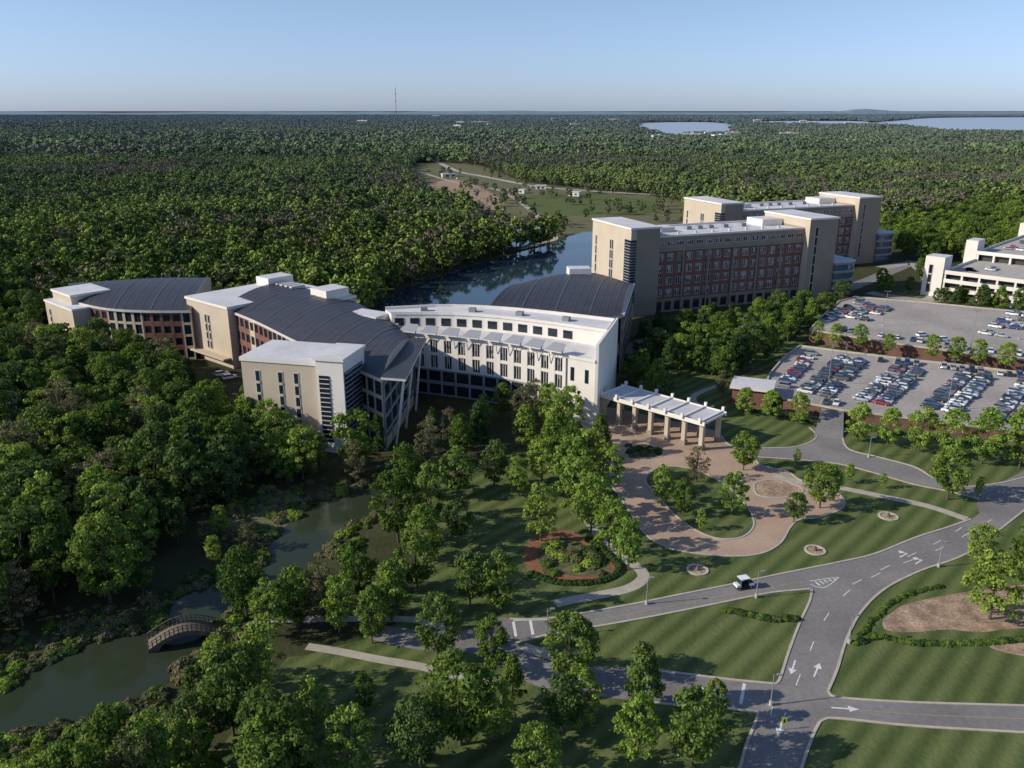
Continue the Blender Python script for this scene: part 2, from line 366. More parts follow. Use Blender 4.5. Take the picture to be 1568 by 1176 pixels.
# ------------------------------------------------------------------ buildings
def facade(mb,A,B,z0,z1,floors,bays,wall='tan',glass='glass',pier=.35,span=.4,frame=None,out=.3,blinds=0):
    L=(B-A).length; bw=L/bays; fh=(z1-z0)/floors
    mb.sbox(A,B,0,L,0.01,.06,z0,z1,glass)
    for i in range(floors+1):
        a=max(z0+i*fh-fh*span/2,z0);b=min(z0+i*fh+fh*span/2,z1)
        if b-a>.02: mb.sbox(A,B,0,L,0.0,out,a,b,wall)
    for i in range(bays+1):
        a=max(i*bw-bw*pier/2,0);b=min(i*bw+bw*pier/2,L)
        if b-a>.01: mb.sbox(A,B,a,b,0.0,out+.03,z0,z1,wall)
    if frame:
        for i in range(bays):
            x0=i*bw+bw*pier/2; ww=bw*(1-pier)
            for q in (0.03,.34,.66,.97):
                x=x0+ww*q; mb.sbox(A,B,x-.09,x+.09,.02,.22,z0,z1,frame)
            for f in range(floors):
                za=z0+f*fh+fh*span/2; zb=z0+(f+1)*fh-fh*span/2
                mb.sbox(A,B,x0,x0+ww,.02,.25,zb-.18,zb,frame); mb.sbox(A,B,x0,x0+ww,.02,.25,za,za+.15,frame)
                for q in range(3):
                    if random.random()<blinds:
                        d0=random.uniform(.3,.95); mb.sbox(A,B,x0+ww*(.05+q*.32),x0+ww*(.31+q*.32),.02,.09,zb-(zb-za)*d0,zb-.18,'blind')
def slots(mb,A,B,xs_,w,z0,z1,nrow=5,k='tan'):
    for x in xs_:
        mb.sbox(A,B,x-w/2-.2,x+w/2+.2,0.0,.12,z0-.2,z1+.2,'frame')
        mb.sbox(A,B,x-w/2,x+w/2,0.0,.16,z0,z1,'glass')
        for r in range(1,nrow):
            z=z0+(z1-z0)*r/nrow
            mb.sbox(A,B,x-w/2,x+w/2,0.0,.24,z-.35,z+.35,k)
def tall(name,O):
    mb=MB(); d=Vector((.93,.36)).normalized()
    n=Vector((-d[1],d[0]))
    L=lambda x,y: O+d*x+n*y
    mb.lbox(O,d,0,14,0,36,0,37.4,'tan','roofwhite')
    mb.lbox(O,d,2.6,13.98,-.06,0,0,37.4,'tan2')  # thin darker skin paints shade on the tower front
    mb.lbox(O,d,-.4,14.4,-.4,36.4,37.4,38.2,'white','roofwhite')
    A,B=L(0,36),L(0,0)
    slots(mb,A,B,[4,18,19.8],1.1,10,31,5)
    mb.sbox(A,B,31,36,0,.3,6,33,'glass')
    for i in range(22): mb.sbox(A,B,31,36,.1,.5,6.5+i*1.2,6.8+i*1.2,'steel')
    mb.lbox(O,d,-.1,2.5,-.3,0,6,33,'glass')
    for i in range(22): mb.lbox(O,d,-.3,2.5,-.5,-.3,6.5+i*1.2,6.8+i*1.2,'steel')
    mb.lbox(O,d,14,92,3,34,0,33,'tan2','roofwhite')
    A,B=L(14,3),L(92,3)
    facade(mb,A,B,27.5,33,1,16,'tan2','glass',.30,.62,'frame',blinds=.3)
    facade(mb,A,B,6,27,4,16,'brick','glass',.34,.36,'frame',blinds=.55)
    facade(mb,A,B,0,5.5,1,16,'tan2','glass',.3,.3)
    mb.sbox(A,B,0,78,0,.9,26.9,27.6,'tan2'); mb.sbox(A,B,0,78,0,.6,5.4,6.1,'tan2')
    for x in (13,26,39,52,65): mb.sbox(A,B,x+.3,x+.9,.3,1.0,0,26.9,'tan2')
    mb.sbox(A,B,0,78,0,.6,33,33.8,'white')
    mb.sbox(A,B,0,78,-31,-30.5,33,33.8,'white')
    mb.lbox(O,d,92,108,-1,32,0,37.4,'tan2','roofwhite')
    mb.lbox(O,d,91.92,92,-1,3,0,37.4,'tan'); mb.lbox(O,d,91.92,92,3,32,33.9,37.4,'tan')  # lighter tan skins paint the sunlit side of the end tower
    mb.lbox(O,d,91.6,108.4,-1.4,32.4,37.4,38.2,'white','roofwhite')
    A,B=L(92,-1),L(108,-1); slots(mb,A,B,[4],1.4,4,34,7,'tan2')
    mb.lbox(O,d,80,91.5,18,30,33,36,'white','roofwhite')
    mb.lbox(O,d,24,31,16,24,33,35.2,'frame','roofwhite')
    for x in (40,46,52,60,70): mb.lbox(O,d,x,x+2.5,20,22.5,33,34.5,'steel')
    for x in range(20,90,9): mb.lbox(O,d,x,x+.8,10,10.8,33,34,'frame')
    pts=[L(108,-2),L(116,-2)]+[L(116+8*math.sin(a),6-8*math.cos(a)) for a in np.linspace(.2,math.pi*.5,6)]+[L(124,26),L(108,26)]
    for (a,b) in ((0,4),(5,8),(9,12),(13,16)): mb.prism(pts,a,b,'blueglass','roofwhite')
    cen=L(115,12)
    big=[cen+(p-cen)*1.05 for p in pts]
    for a,b in ((4,5),(8,9),(12,13),(16,17)): mb.prism(big,a,b,'tan2','roofwhite'); mb.poly(big,a,'tan2')
    return mb.build(name)
tall('brick_office_building',Vector((50,349)))
tall('brick_office_building',Vector((111,446)))
def vault(mb,A,B,zA,zB,rise,N,roof='dark',ncross=12,over=1.2):
    A=resample(smooth(A,False,6),N);B=resample(smooth(B,False,6),N)
    def pt(i,s,dz=0):
        a,b=A[i],B[i]; d=(b-a).normalized()
        a2=a-d*over;b2=b+d*over
        p=a2.lerp(b2,s); return (p.x,p.y,zA+(zB-zA)*s+rise*4*s*(1-s)+dz)
    for i in range(N):
        for k in range(ncross):
            s0,s1=k/ncross,(k+1)/ncross
            mb.face([pt(i,s0),pt(i+1,s0),pt(i+1,s1),pt(i,s1)],roof)
        for s in (0,1):
            mb.face([pt(i,s),pt(i+1,s),pt(i+1,s,-.9),pt(i,s,-.9)],'frame')
    for i in (0,N):
        for k in range(ncross):
            s0,s1=k/ncross,(k+1)/ncross
            a,b=pt(i,s0),pt(i,s1)
            mb.face([a,b,(b[0],b[1],0),(a[0],a[1],0)],'tan')
    for i in range(0,N+1):
        a,b=A[i],B[i]; wd=.26 if i%4==0 else .09
        d=(A[min(i+1,N)]-A[max(i-1,0)]).normalized()*wd
        for k in range(ncross):
            s0,s1=k/ncross,(k+1)/ncross
            p,q=pt(i,s0,.12),pt(i,s1,.12)
            mb.face([(p[0]-d.x,p[1]-d.y,p[2]),(p[0]+d.x,p[1]+d.y,p[2]),(q[0]+d.x,q[1]+d.y,q[2]),(q[0]-d.x,q[1]-d.y,q[2])],'seam')
    return A,B
mb=MB()
A=PP([(345,470),(395,490),(450,517),(520,550),(585,578)],20); B=PP([(452,434),(505,448),(555,470),(600,495),(628,522)],20)
A,B=vault(mb,A,B,20,20,3.0,28)
for i in range(28):
    facade(mb,A[i],A[i+1],0,19.2,4,1,'brick' if i<10 and i%5 else 'tan','glass',.3 if i<10 else .12,.4 if i<10 else .22)
    mb.face([(B[i].x,B[i].y,0),(B[i+1].x,B[i+1].y,0),(B[i+1].x,B[i+1].y,20),(B[i].x,B[i].y,20)],'glass')
L_=(B[28]-A[28]).length
mb.sbox(A[28],B[28],0,L_,.05,.3,0,3,'tan')
for k in range(6): mb.sbox(A[28],B[28],L_*k/5-.2,L_*k/5+.2,.05,.5,0,18,'shade')
for z in (4.5,9,13.5,18): mb.sbox(A[28],B[28],0,L_,.05,.42,z-.4,z+.4,'shade')
mb.sbox(A[28],B[28],0,L_,.02,.2,3,18,'glass')
a,b=A[28],B[28]; d=(b-a).normalized(); nn=Vector((d.y,-d.x))
pe=[a+nn*.4-d*3,a+nn*7-d*4,b+nn*5,b+nn*.4]
for dz in (0,.6): mb.face([(p.x,p.y,20.4+dz) for p in pe],'dark' if dz else 'frame')
for k in range(4):
    p,q=pe[k],pe[(k+1)%4]; mb.face([(p.x,p.y,20.4),(q.x,q.y,20.4),(q.x,q.y,21),(p.x,p.y,21)],'frame')
for t in (.1,.45,.85):
    p=pe[1].lerp(pe[2],t)-nn*1; q=a.lerp(b,t)+nn*2; mb.tube((q.x,q.y,0),(p.x,p.y,20.4),.35,.35,'white',8)
mb.build('crescent_office_building')
mb=MB()
c0,c1=P(368,546,24),P(506,556,24); d=(c1-c0).normalized(); n=Vector((-d[1],d[0])); Lf=(c1-c0).length
mb.lbox(c0,d,0,Lf,0,17,0,23,'tan','roofwhite')
mb.lbox(c0,d,-.3,Lf+.3,-.3,17.3,23,24,'white','roofwhite')
mb.lbox(c0,d,Lf-3.5,Lf+4,-1.5,12,0,25,'white','roofwhite')
mb.lbox(c0,d,Lf-3.9,Lf+4.4,-1.9,12.4,25,25.8,'white','roofwhite')
c2=c0+d*Lf
slots(mb,c0,c2,[4.5,11,15.5],1.1,5,20.5,5)
A_,B_=c0+d*(Lf-3.5)-n*1.5,c0+d*(Lf+4)-n*1.5
mb.sbox(A_,B_,.8,3.6,0,.2,3,21,'glass')
for i in range(14): mb.sbox(A_,B_,.8,3.6,.1,.35,3.8+i*1.25,4.0+i*1.25,'frame')
mb.sbox(B_,B_+n*12,0.5,11.5,0,.2,2,22,'glass')
for i in range(16): mb.sbox(B_,B_+n*12,0.5,11.5,.1,.4,2.8+i*1.25,3.1+i*1.25,'shade')
mb.build('precast_end_block')
mb=MB()
c0,c1=P(285,457,21),P(348,474,21); d=(c1-c0).normalized(); n=Vector((-d[1],d[0])); Lf=(c1-c0).length
dep=(P(332,424,21)-c0).length
mb.lbox(c0,d,0,Lf,0,dep,0,21,'tan','roofwhite'); mb.lbox(c0,d,-.4,Lf+.4,-.4,dep+.4,21,21.9,'white','roofwhite')
mb.lbox(c0,d,Lf,Lf+18,dep*.55,dep,0,21,'tan','roofwhite'); mb.lbox(c0,d,Lf+.5,Lf+18.4,dep*.55-.4,dep+.3,21.0,21.8,'white','roofwhite')
mb.lbox(c0,d,1,9,dep-12,dep-1,21.9,25,'white','roofwhite'); mb.lbox(c0,d,Lf+8,Lf+17,dep-12,dep-2,21.8,25,'white','roofwhite')
for i in range(4): mb.lbox(c0,d,10+i*3,11.6+i*3,dep-10,dep-4,21.9,23.2,'frame')
slots(mb,c0,c0+d*Lf,[Lf*.45,Lf*.45+2],1.0,5,17,4)
mb.sbox(c0,c0+d*Lf,1.5,Lf-1,.05,3,3.2,3.8,'tan'); mb.sbox(c0,c0+d*Lf,2,5,0,.1,0,3,'glass')
mb.build('precast_stair_block')
mb=MB()
A=PP([(105,458),(160,470),(225,474),(292,474)],18); B=PP([(108,436),(180,430),(250,426),(322,426)],18)
A,B=vault(mb,A,B,18,18,2.5,16)
for i in range(16):
    facade(mb,A[i],A[i+1],0,17.2,4,1,'brick' if (i%8) in (3,4,5,6) else 'tan','glass',.3,.4 if (i%8) in (3,4,5,6) else .2)
mb.build('crescent_wing')
mb=MB()
c0,c1=P(66,447,20),P(108,462,20); d=(c1-c0).normalized(); n=Vector((-d[1],d[0])); Lf=(c1-c0).length
mb.lbox(c0,d,0,Lf,0,18,0,16.5,'tan','roofwhite');mb.lbox(c0,d,-.3,Lf+.3,-.3,18.3,16.5,17.2,'white','roofwhite')
mb.lbox(c0,d,0.5,Lf*.7,3,17,17.2,20,'tan','roofwhite'); mb.lbox(c0,d,0.1,Lf*.7+.4,2.6,17.4,20,20.8,'white','roofwhite')
slots(mb,c0,c0+d*Lf,[4],1.2,4,14,4)
mb.build('precast_end_tower')
# white curved wing
mb=MB()
N=14
Fr=resample(smooth(PP([(612,512),(690,520),(760,528),(830,540),(912,556)],18.5),False,6),N)
Bk=resample(smooth(PP([(590,474),(690,470),(800,476),(942,492)],23),False,6),N)
Md=[Fr[i].lerp(Bk[i],.55) for i in range(N+1)]
mb.prism(Fr+Bk[::-1],0,18.5,'white','roofwhite')
mb.prism(Md+Bk[::-1],18.5,23,'white','roofwhite')
for i in range(N):
    a,b=Fr[i],Fr[i+1]; L_=(b-a).length
    if i<12:
        facade(mb,a,b,8.5,18.5,2,1,'white','glass',.46,.16,'frame',.45,blinds=.15)
        facade(mb,a,b,0,8.5,2,1,'white' if i>9 else 'shade','glass',.14,.25,None,.25)
        m0,m1=Md[i],Md[i+1]
        Lm=(m1-m0).length
        mb.sbox(m0,m1,Lm*.2,Lm*.8,0,.1,19.3,21.8,'glass')
    else:
        mb.sbox(a,b,L_*.3,L_*.55,0,.1,12,16,'glass')
Fs=resample(Fr[:13],8)
for i in range(8):
    a,b=Fs[i],Fs[i+1]; L_=(b-a).length
    dd=(b-a).normalized(); nn=Vector((dd.y,-dd.x))
    p=[a+dd*L_*.22-nn*2.2,a+dd*L_*.78-nn*2.2,a+dd*L_*.90+nn*2.0,a+dd*L_*.10+nn*2.0]
    z=[21.4,21.4,20.0,20.0]
    for dz in (0,.3): mb.face([(p[k].x,p[k].y,z[k]+dz) for k in range(4)],'shade')
    for k in range(4):
        k2=(k+1)%4; mb.face([(p[k].x,p[k].y,z[k]),(p[k2].x,p[k2].y,z[k2]),(p[k2].x,p[k2].y,z[k2]+.3),(p[k].x,p[k].y,z[k]+.3)],'white')
    for q in (.3,.7):
        c=a+dd*L_*q-nn*1.2; mb.tube((c.x,c.y,18.5),(c.x,c.y,21.0),.15,.15,'steel'); c=a+dd*L_*q+nn*.5; mb.tube((c.x,c.y,16),(c.x+nn.x*1.2,c.y+nn.y*1.2,20.1),.12,.12,'steel')
kerb(mb,Fr,.5,.8,18.5,'white'); kerb(mb,Bk,.5,.9,23,'white'); kerb(mb,Md,.5,.9,23,'white')
kerb(mb,[Md[-1],Bk[-1]],.5,.9,23,'white')
mb.sbox(Fr[-1],Bk[-1],0,(Bk[-1]-Fr[-1]).length+1,.02,.8,0,23.9,'white')
for i in (2,5,8,11):
    c=Md[i].lerp(Bk[i],.5); dd=(Bk[i+1]-Bk[i]).normalized()
    mb.lbox(c,dd,0,2.2,-1,1,23,24.3,'steel')
mb.build('white_curved_office_wing')
mb=MB(); c0=P(530,482,22); c1=P(585,490,22); d=(c1-c0).normalized()
mb.lbox(c0,d,0,12,0,8,0,22.5,'white','roofwhite'); mb.lbox(c0,d,3,9,-.6,0,15,20,'glass'); mb.lbox(c0,d,12,17,1,7,0,20,'white','roofwhite'); mb.build('white_stair_tower')
mb=MB()
A=PP([(745,478),(820,483),(890,485),(952,482)],20); B=PP([(800,436),(850,422),(905,418),(968,436)],20)
A,B=vault(mb,A,B,20,20,3.2,16)
for i in range(16): mb.face([(A[i].x,A[i].y,0),(A[i+1].x,A[i+1].y,0),(A[i+1].x,A[i+1].y,20),(A[i].x,A[i].y,20)],'glass')
e0,e1=A[16],B[16]; L_=(e1-e0).length
facade(mb,e0,e1,0,19,4,7,'tan2','glass',.2,.35)
mb.sbox(e0,e1,0,L_,-.3,.9,19.4,20.4,'white')
c0=P(872,412,24); mb.lbox(c0,Vector((1,.1)).normalized(),0,9,0,7,0,24,'white','roofwhite')
mb.build('vaulted_atrium_building')
# portico
mb=MB()
q0,q1,q2=P(918,603,8),P(1078,648,8),P(1103,630,8)
d=(q1-q0).normalized(); n=Vector((-d[1],d[0])); Lp=(q1-q0).length; W=max(6,(q2-q1).dot(n))
mb.lbox(q0,d,0,Lp,0,W,7.5,8.0,'white','roofwhite'); mb.lbox(q0,d,-.3,Lp+.3,-.3,0,7.2,8.3,'white'); mb.lbox(q0,d,-.3,Lp+.3,W,W+.3,7.2,8.3,'white')
nb=6
for i in range(nb+1):
    x=1+(Lp-2)*i/nb
    mb.lbox(q0,d,x-.3,x+.3,-.8,W+.8,8.0,8.4,'white')
    for y in (-.8,W+.3): mb.lbox(q0,d,x-.35,x+.35,y,y+.6,8.4,9.3,'white')
    for y in (0.6,W-1.8): mb.lbox(q0,d,x-.55,x+.55,y,y+1.1,1.2,7.5,'tan'); mb.lbox(q0,d,x-.8,x+.8,y-.2,y+1.3,0,1.2,'tan2')
    mb.lbox(q0,d,x-.25,x+.25,0.01,W-.01,6.9,7.49,'tan')
mb.build('entrance_canopy')
# ------------------------------------------------------------------ parking lots
ZL=3.0
lot1=PP([(1172,592),(1178,574),(1200,548),(1225,530),(1300,540),(1400,552),(1500,563),(1568,572),(1750,590),(1750,690),(1600,668),(1540,660),(1420,645),(1290,629),(1200,612)],ZL)
mb=MB(); mb.prism(lot1,0,ZL,'brickwall','lot'); 
kerb(mb,lot1+[lot1[0]],.5,.5,ZL,'kerb'); mb.build('parking_lot')
lot2=PP([(1240,506),(1258,485),(1285,462),(1310,455),(1420,464),(1500,472),(1700,490),(1700,565),(1568,552),(1450,538),(1350,524)],ZL+1.5)
mb=MB(); mb.prism(lot2,0,ZL+1.5,'brickwall','lot'); kerb(mb,lot2+[lot2[0]],.5,.5,ZL+1.5,'kerb'); mb.build('parking_lot')
mb=MB(); r=[P(1246,668),P(1291,672),P(1292,630,ZL),P(1258,625,ZL)]; z=[.04,.04,ZL+.01,ZL+.01]
mb.face([(r[k].x,r[k].y,z[k]) for k in range(4)],'asphalt'); mb.build('entrance_ramp')
mb=MB(); c0=P(1122,592,6); d=Vector((.93,-.36)).normalized(); mb.lbox(c0,d,0,11,0,9,0,5.6,'brick'); mb.lbox(c0,d,-.8,11.8,-.8,9.8,5.6,6.4,'white','roofwhite'); mb.lbox(c0,d,2,5,-.1,0,0,3,'glass'); mb.build('gatehouse')
# parking garage
mb=MB(); c0=P(1440,455); d=(P(1600,478)-c0).normalized(); n=Vector((-d[1],d[0]))
GD=150
for zz in (4,8,12,16):
    f=0 if zz<16 else 45
    mb.lbox(c0,d,0,105,f,GD,zz-.5,zz,'concrete','concrete')
    mb.lbox(c0,d,-.2,105,f-.3,f,zz-.7,zz+1.1,'white'); mb.lbox(c0,d,-.3,0,f,GD,zz-.7,zz+1.1,'white')
mb.lbox(c0,d,1.5,104,2.5,GD-1,0,11,'dark'); mb.lbox(c0,d,1.5,104,47,GD-1,12,15,'dark')
for i in range(14): mb.lbox(c0,d,i*7.5,i*7.5+.9,-.15,.6,0,12,'white'); mb.lbox(c0,d,i*7.5,i*7.5+.9,44.8,45.6,12,16,'white')
for i in range(int(GD/7.5)): mb.lbox(c0,d,-.2,.6,i*7.5,i*7.5+.9,0,12 if i<6 else 16,'white')
mb.lbox(c0,d,-9,-.3,-1,9,0,19,'white','roofwhite'); mb.lbox(c0,d,-6,-.35,45,56,0,22,'white','roofwhite'); mb.lbox(c0,d,-6,-.35,GD-12,GD,0,22,'white','roofwhite')
mb.lbox(c0,d,20,105,90,90.4,16,17.2,'white')
slots(mb,c0-d*9-n*1,c0-d*.3-n*1,[3],1.6,2,15,3)
mb.build('parking_garage')
GAR=(c0,d,n)
far=[(555,184,60),(668,177,80),(735,186,90),(705,186,40),(340,210,50),(1010,207,40),(1105,206,50),(1122,202,40),(1208,203,50),(940,182,80),(1060,204,50),(1300,186,40),(1160,183,50),(1230,184,40),(880,189,40),(850,181,50),(1085,202,25),(700,191,30),(750,189,25)]
for (u,v,w) in far:
    h=24 if v>200 else 28
    c=P(u,v,h); k=random.choice(['white','frame','tan','frame']); dd=Vector((.95,random.uniform(-.3,.4))).normalized()
    mb=MB(); mb.lbox(c,dd,-w/2,w/2,-w*.2,w*.2,0,h,k,'roofwhite'); mb.lbox(c,dd,-w/2+2,w/2-2,-w*.2-.3,-w*.2,h*.7,h*.82,'glass'); mb.lbox(c,dd,-w*.1,w*.1,-w*.1,w*.1,h,h+2,'roofwhite'); mb.build('distant_building')
c=P(608,205); mb=MB()
hm=165
for k in range(3):
    a=k*2.094; mb.tube((c.x+1.5*math.cos(a),c.y+1.5*math.sin(a),0),(c.x+.8*math.cos(a),c.y+.8*math.sin(a),hm),.35,.3,'steel',4)
for z in range(6,hm,8):
    for k in range(3):
        a=k*2.094;b=a+2.094; mb.tube((c.x+1.4*math.cos(a),c.y+1.4*math.sin(a),z),(c.x+1.3*math.cos(b),c.y+1.3*math.sin(b),z+8),.2,.2,'steel',3)
for z in (hm*.7,hm*.85): mb.cyl(c.x,c.y,z,z+4,2.4,2.4,'steel',8)
mb.build('radio_mast')
# footbridge
mb=MB(); a=P(228,992); b=P(335,968); d=(b-a).normalized(); Lb=(b-a).length; n=Vector((-d[1],d[0]))
NS=16
def bz(s): return .6+2.0*math.sin(math.pi*s)
def bu(s):
    q=(s-.5)/.36
    return -0.1 if abs(q)>=1 else 1.8*math.sqrt(1-q*q)
for i in range(NS):
    s0,s1=i/NS,(i+1)/NS
    for y in (-1.7,1.7):
        p0=a+d*Lb*s0+n*y;p1=a+d*Lb*s1+n*y
        mb.face([(p0.x,p0.y,bu(s0)),(p1.x,p1.y,bu(s1)),(p1.x,p1.y,bz(s1)+.1),(p0.x,p0.y,bz(s0)+.1)],'stone')
    for (w,f,k) in ((1.7,bz,'stone'),(1.7,bu,'stone')):
        p=[a+d*Lb*s0-n*w,a+d*Lb*s1-n*w,a+d*Lb*s1+n*w,a+d*Lb*s0+n*w]
        zz=[f(s0),f(s1),f(s1),f(s0)]; mb.face([(p[k2].x,p[k2].y,zz[k2]) for k2 in range(4)],k)
    for y in (-1.6,1.6):
        p0=a+d*Lb*s0+n*y;p1=a+d*Lb*s1+n*y
        mb.tube((p0.x,p0.y,bz(s0)+1.15),(p1.x,p1.y,bz(s1)+1.15),.09,.09,'stone'); mb.tube((p0.x,p0.y,bz(s0)+.6),(p1.x,p1.y,bz(s1)+.6),.05,.05,'bark')
        mb.tube((p0.x,p0.y,bz(s0)),(p0.x,p0.y,bz(s0)+1.25),.1,.1,'stone')
mb.build('footbridge')
# ------------------------------------------------------------------ lamps, sign
def lamp(u,v,h,z=0,name='street_lamp',heads=1):
    c=P(u,v,z); mb=MB(); mb.cyl(c.x,c.y,z,z+.8,.3,.3,'concrete',8); mb.cyl(c.x,c.y,z+.8,z+h,.12,.07,'steel',8)
    for s in ((1,) if heads==1 else (1,-1)):
        mb.tube((c.x,c.y,z+h-.15),(c.x+s*.6,c.y,z+h),.05,.05,'steel'); mb.lbox(Vector((c.x+s*.8,c.y)),Vector((1,0)),-.35,.35,-.2,.2,z+h-.05,z+h+.12,'steel')
    mb.build(name)
for (u,v,h,z) in ((1268,590,14,ZL),(1352,500,14,ZL+1.5),(1484,545,16,ZL+1.5),(1450,628,15,ZL),(1295,545,5,ZL),(1560,520,13,ZL+1.5)): lamp(u,v,h,z,'parking_lot_lamp',2)
for (u,v) in ((1437,868),(1158,915),(1300,985),(990,925),(1180,1080),(838,975),(1085,650),(1330,700)): lamp(u,v,5.5,0)
c=P(1199,1118); mb=MB(); mb.cyl(c.x,c.y,0,2.2,.05,.05,'steel',6); mb.lbox(c,Vector((1,0)),-.35,.35,-.08,-.05,1.2,2.2,'signyellow'); mb.lbox(c,Vector((1,0)),-.12,.12,-.10,-.085,1.4,2.0,'rubber'); mb.build('crossing_sign')
# ------------------------------------------------------------------ vehicles
def carpaint(name,col):
    m,nt,b=newmat(name); 
    oi=nt.nodes.new('ShaderNodeObjectInfo'); cr=nt.nodes.new('ShaderNodeValToRGB'); cr.color_ramp.interpolation='CONSTANT'
    el=cr.color_ramp.elements
    while len(el)<len(col): el.new(.5)
    for i,c in enumerate(col): el[i].position=i/len(col); el[i].color=(*c,1)
    nt.links.new(oi.outputs['Random'],cr.inputs[0]); nt.links.new(cr.outputs[0],b.inputs['Base Color'])
    b.inputs['Roughness'].default_value=.3; b.inputs['Coat Weight'].default_value=.5
    return m
M['car']=carpaint('car_paint',[(.75,.75,.75),(.03,.03,.035),(.22,.23,.25),(.6,.6,.62),(.06,.07,.09),(.25,.015,.02),(.36,.38,.40),(.02,.02,.02),(.03,.06,.18),(.7,.7,.68),(.10,.09,.08),(.18,.19,.21),(.025,.03,.04)])
M['whitepaint']=mat('white_car_paint',(.8,.8,.8),.3)
def wheel(mb,x,y0,y1,r,s):
    n=12
    a=[(x+r*math.cos(i*2*math.pi/n),y0,r+r*math.sin(i*2*math.pi/n)) for i in range(n)]
    c=[(p[0],y1,p[2]) for p in a]
    for i in range(n): mb.face([a[i],a[(i+1)%n],c[(i+1)%n],c[i]],'rubber')
    mb.face(a,'rubber'); mb.face(c,'rubber'); mb.face([(x+r*.53*math.cos(i*2*math.pi/8),y1+s*.01,r+r*.53*math.sin(i*2*math.pi/8)) for i in range(8)],'frame')
def car_mesh(kind,paint='car'):
    mb=MB()
    if kind=='sedan': st=[(-2.35,.70,.45,.72),(-2.2,.86,.30,.92),(-1.5,.92,.24,.98),(.9,.92,.24,.95),(1.8,.88,.26,.82),(2.25,.78,.32,.70),(2.35,.62,.42,.60)]; gh=[(-1.75,.80,-1.05,.62),(1.05,.80,.25,.62)]; zt=1.45; zb=.94
    elif kind=='suv': st=[(-2.35,.80,.5,.95),(-2.3,.92,.38,1.1),(-1.5,.96,.3,1.12),(1.0,.96,.3,1.1),(1.9,.92,.34,1.02),(2.3,.84,.4,.85),(2.4,.7,.5,.7)]; gh=[(-2.25,.86,-1.95,.72),(1.2,.86,.45,.70)]; zt=1.78; zb=1.09
    else: st=[(-2.8,.9,.5,1.05),(-2.75,.95,.45,1.1),(-.6,.97,.4,1.1),(1.2,.97,.4,1.12),(2.3,.93,.4,1.08),(2.7,.86,.45,.9),(2.8,.75,.5,.8)]; gh=[(-.65,.86,-.5,.74),(1.5,.86,.9,.72)]; zt=1.85; zb=1.1
    rings=[]
    for x,w,z0,z1 in st: rings.append([(x,-w,z0),(x,-w,z0+(z1-z0)*.65),(x,-w*.9,z1),(x,w*.9,z1),(x,w,z0+(z1-z0)*.65),(x,w,z0)])
    for i in range(len(rings)-1):
        for k in range(6): mb.face([rings[i][k],rings[i][(k+1)%6],rings[i+1][(k+1)%6],rings[i+1][k]],paint)
    mb.face(rings[0],paint); mb.face(rings[-1],paint)
    (xa,wa,xta,wta),(xb,wb,xtb,wtb)=gh
    b=[(xa,-wa,zb),(xb,-wb,zb),(xb,wb,zb),(xa,wa,zb)]; t=[(xta,-wta,zt-.08),(xtb,-wtb,zt-.08),(xtb,wtb,zt-.08),(xta,wta,zt-.08)]
    for k in range(4): mb.face([b[k],b[(k+1)%4],t[(k+1)%4],t[k]],'glass')
    cx=(xta+xtb)/2; t2=[(cx+(p[0]-cx)*.9,p[1]*.88,zt) for p in t]
    for k in range(4): mb.face([t[k],t[(k+1)%4],t2[(k+1)%4],t2[k]],paint)
    mb.face(t2,paint)
    if kind=='pickup':
        mb.face([(-2.6,-.78,1.13),(-.8,-.78,1.13),(-.8,.78,1.13),(-2.6,.78,1.13)],'rubber')
    for x in (-1.45,1.45):
        for s in (-1,1): wheel(mb,x,s*.70,s*(st[2][1]+.02),.34,s)
    for s in (-1,1):
        xf=st[-2][0]; mb.face([(xf+.02,s*.5,.55),(xf+.02,s*.75,.55),(xf-.02,s*.78,.72),(xf+.0,s*.5,.70)],'frame')
    return mb.mesh('car_'+kind)
CM=[car_mesh('sedan'),car_mesh('suv'),car_mesh('sedan'),car_mesh('suv'),car_mesh('pickup')]
def put_car(p,ang,z,me=None,name='parked_car'):
    o=bpy.data.objects.new(name,me or random.choice(CM[:4] if random.random()<.9 else CM)); o.location=(p.x,p.y,z+.02); o.rotation_euler=(0,0,ang); sc.collection.objects.link(o); return o
mk=MB()
def row(p0,p1,z,sides=(1,-1),occ=.9,off=2.75):
    a=P(*p0,z);b=P(*p1,z);d=(b-a).normalized();n=Vector((-d[1],d[0]));L=(b-a).length;k=int(L/2.75)
    for s in sides:
        for i in range(k):
            c=a+d*(i+.5)*2.75+n*s*off
            if random.random()<occ: put_car(c+n*random.uniform(-.3,.3)+d*random.uniform(-.15,.15),math.atan2(n[1],n[0])+(math.pi if random.random()<.6 else 0)+random.uniform(-.04,.04),z)
            e0=a+d*i*2.75; e1=e0+n*s*5.3
            mk.poly([e0-d*.05,e0+d*.05,e1+d*.05,e1-d*.05],z+.012,'paint')
row((1183,592),(1232,538),ZL,(-1,),.9)
row((1246,606),(1306,550),ZL); row((1332,618),(1396,562),ZL); row((1436,630),(1496,574),ZL); row((1540,645),(1590,585),ZL)
row((1330,547),(1568,574),ZL,(-1,),.55,2.8)
row((1240,618),(1300,627),ZL,(1,),.8,2.8)
row((1262,500),(1335,462),ZL+1.5,(1,),.5); row((1310,490),(1350,470),ZL+1.5,(1,-1),.7)
row((1260,505),(1420,528),ZL+1.5,(1,),.8); row((1430,532),(1568,548),ZL+1.5,(1,),.6)
row((1520,515),(1568,480),ZL+1.5,(1,-1),.4)
mk.build('parking_markings')
c0,d,n=GAR
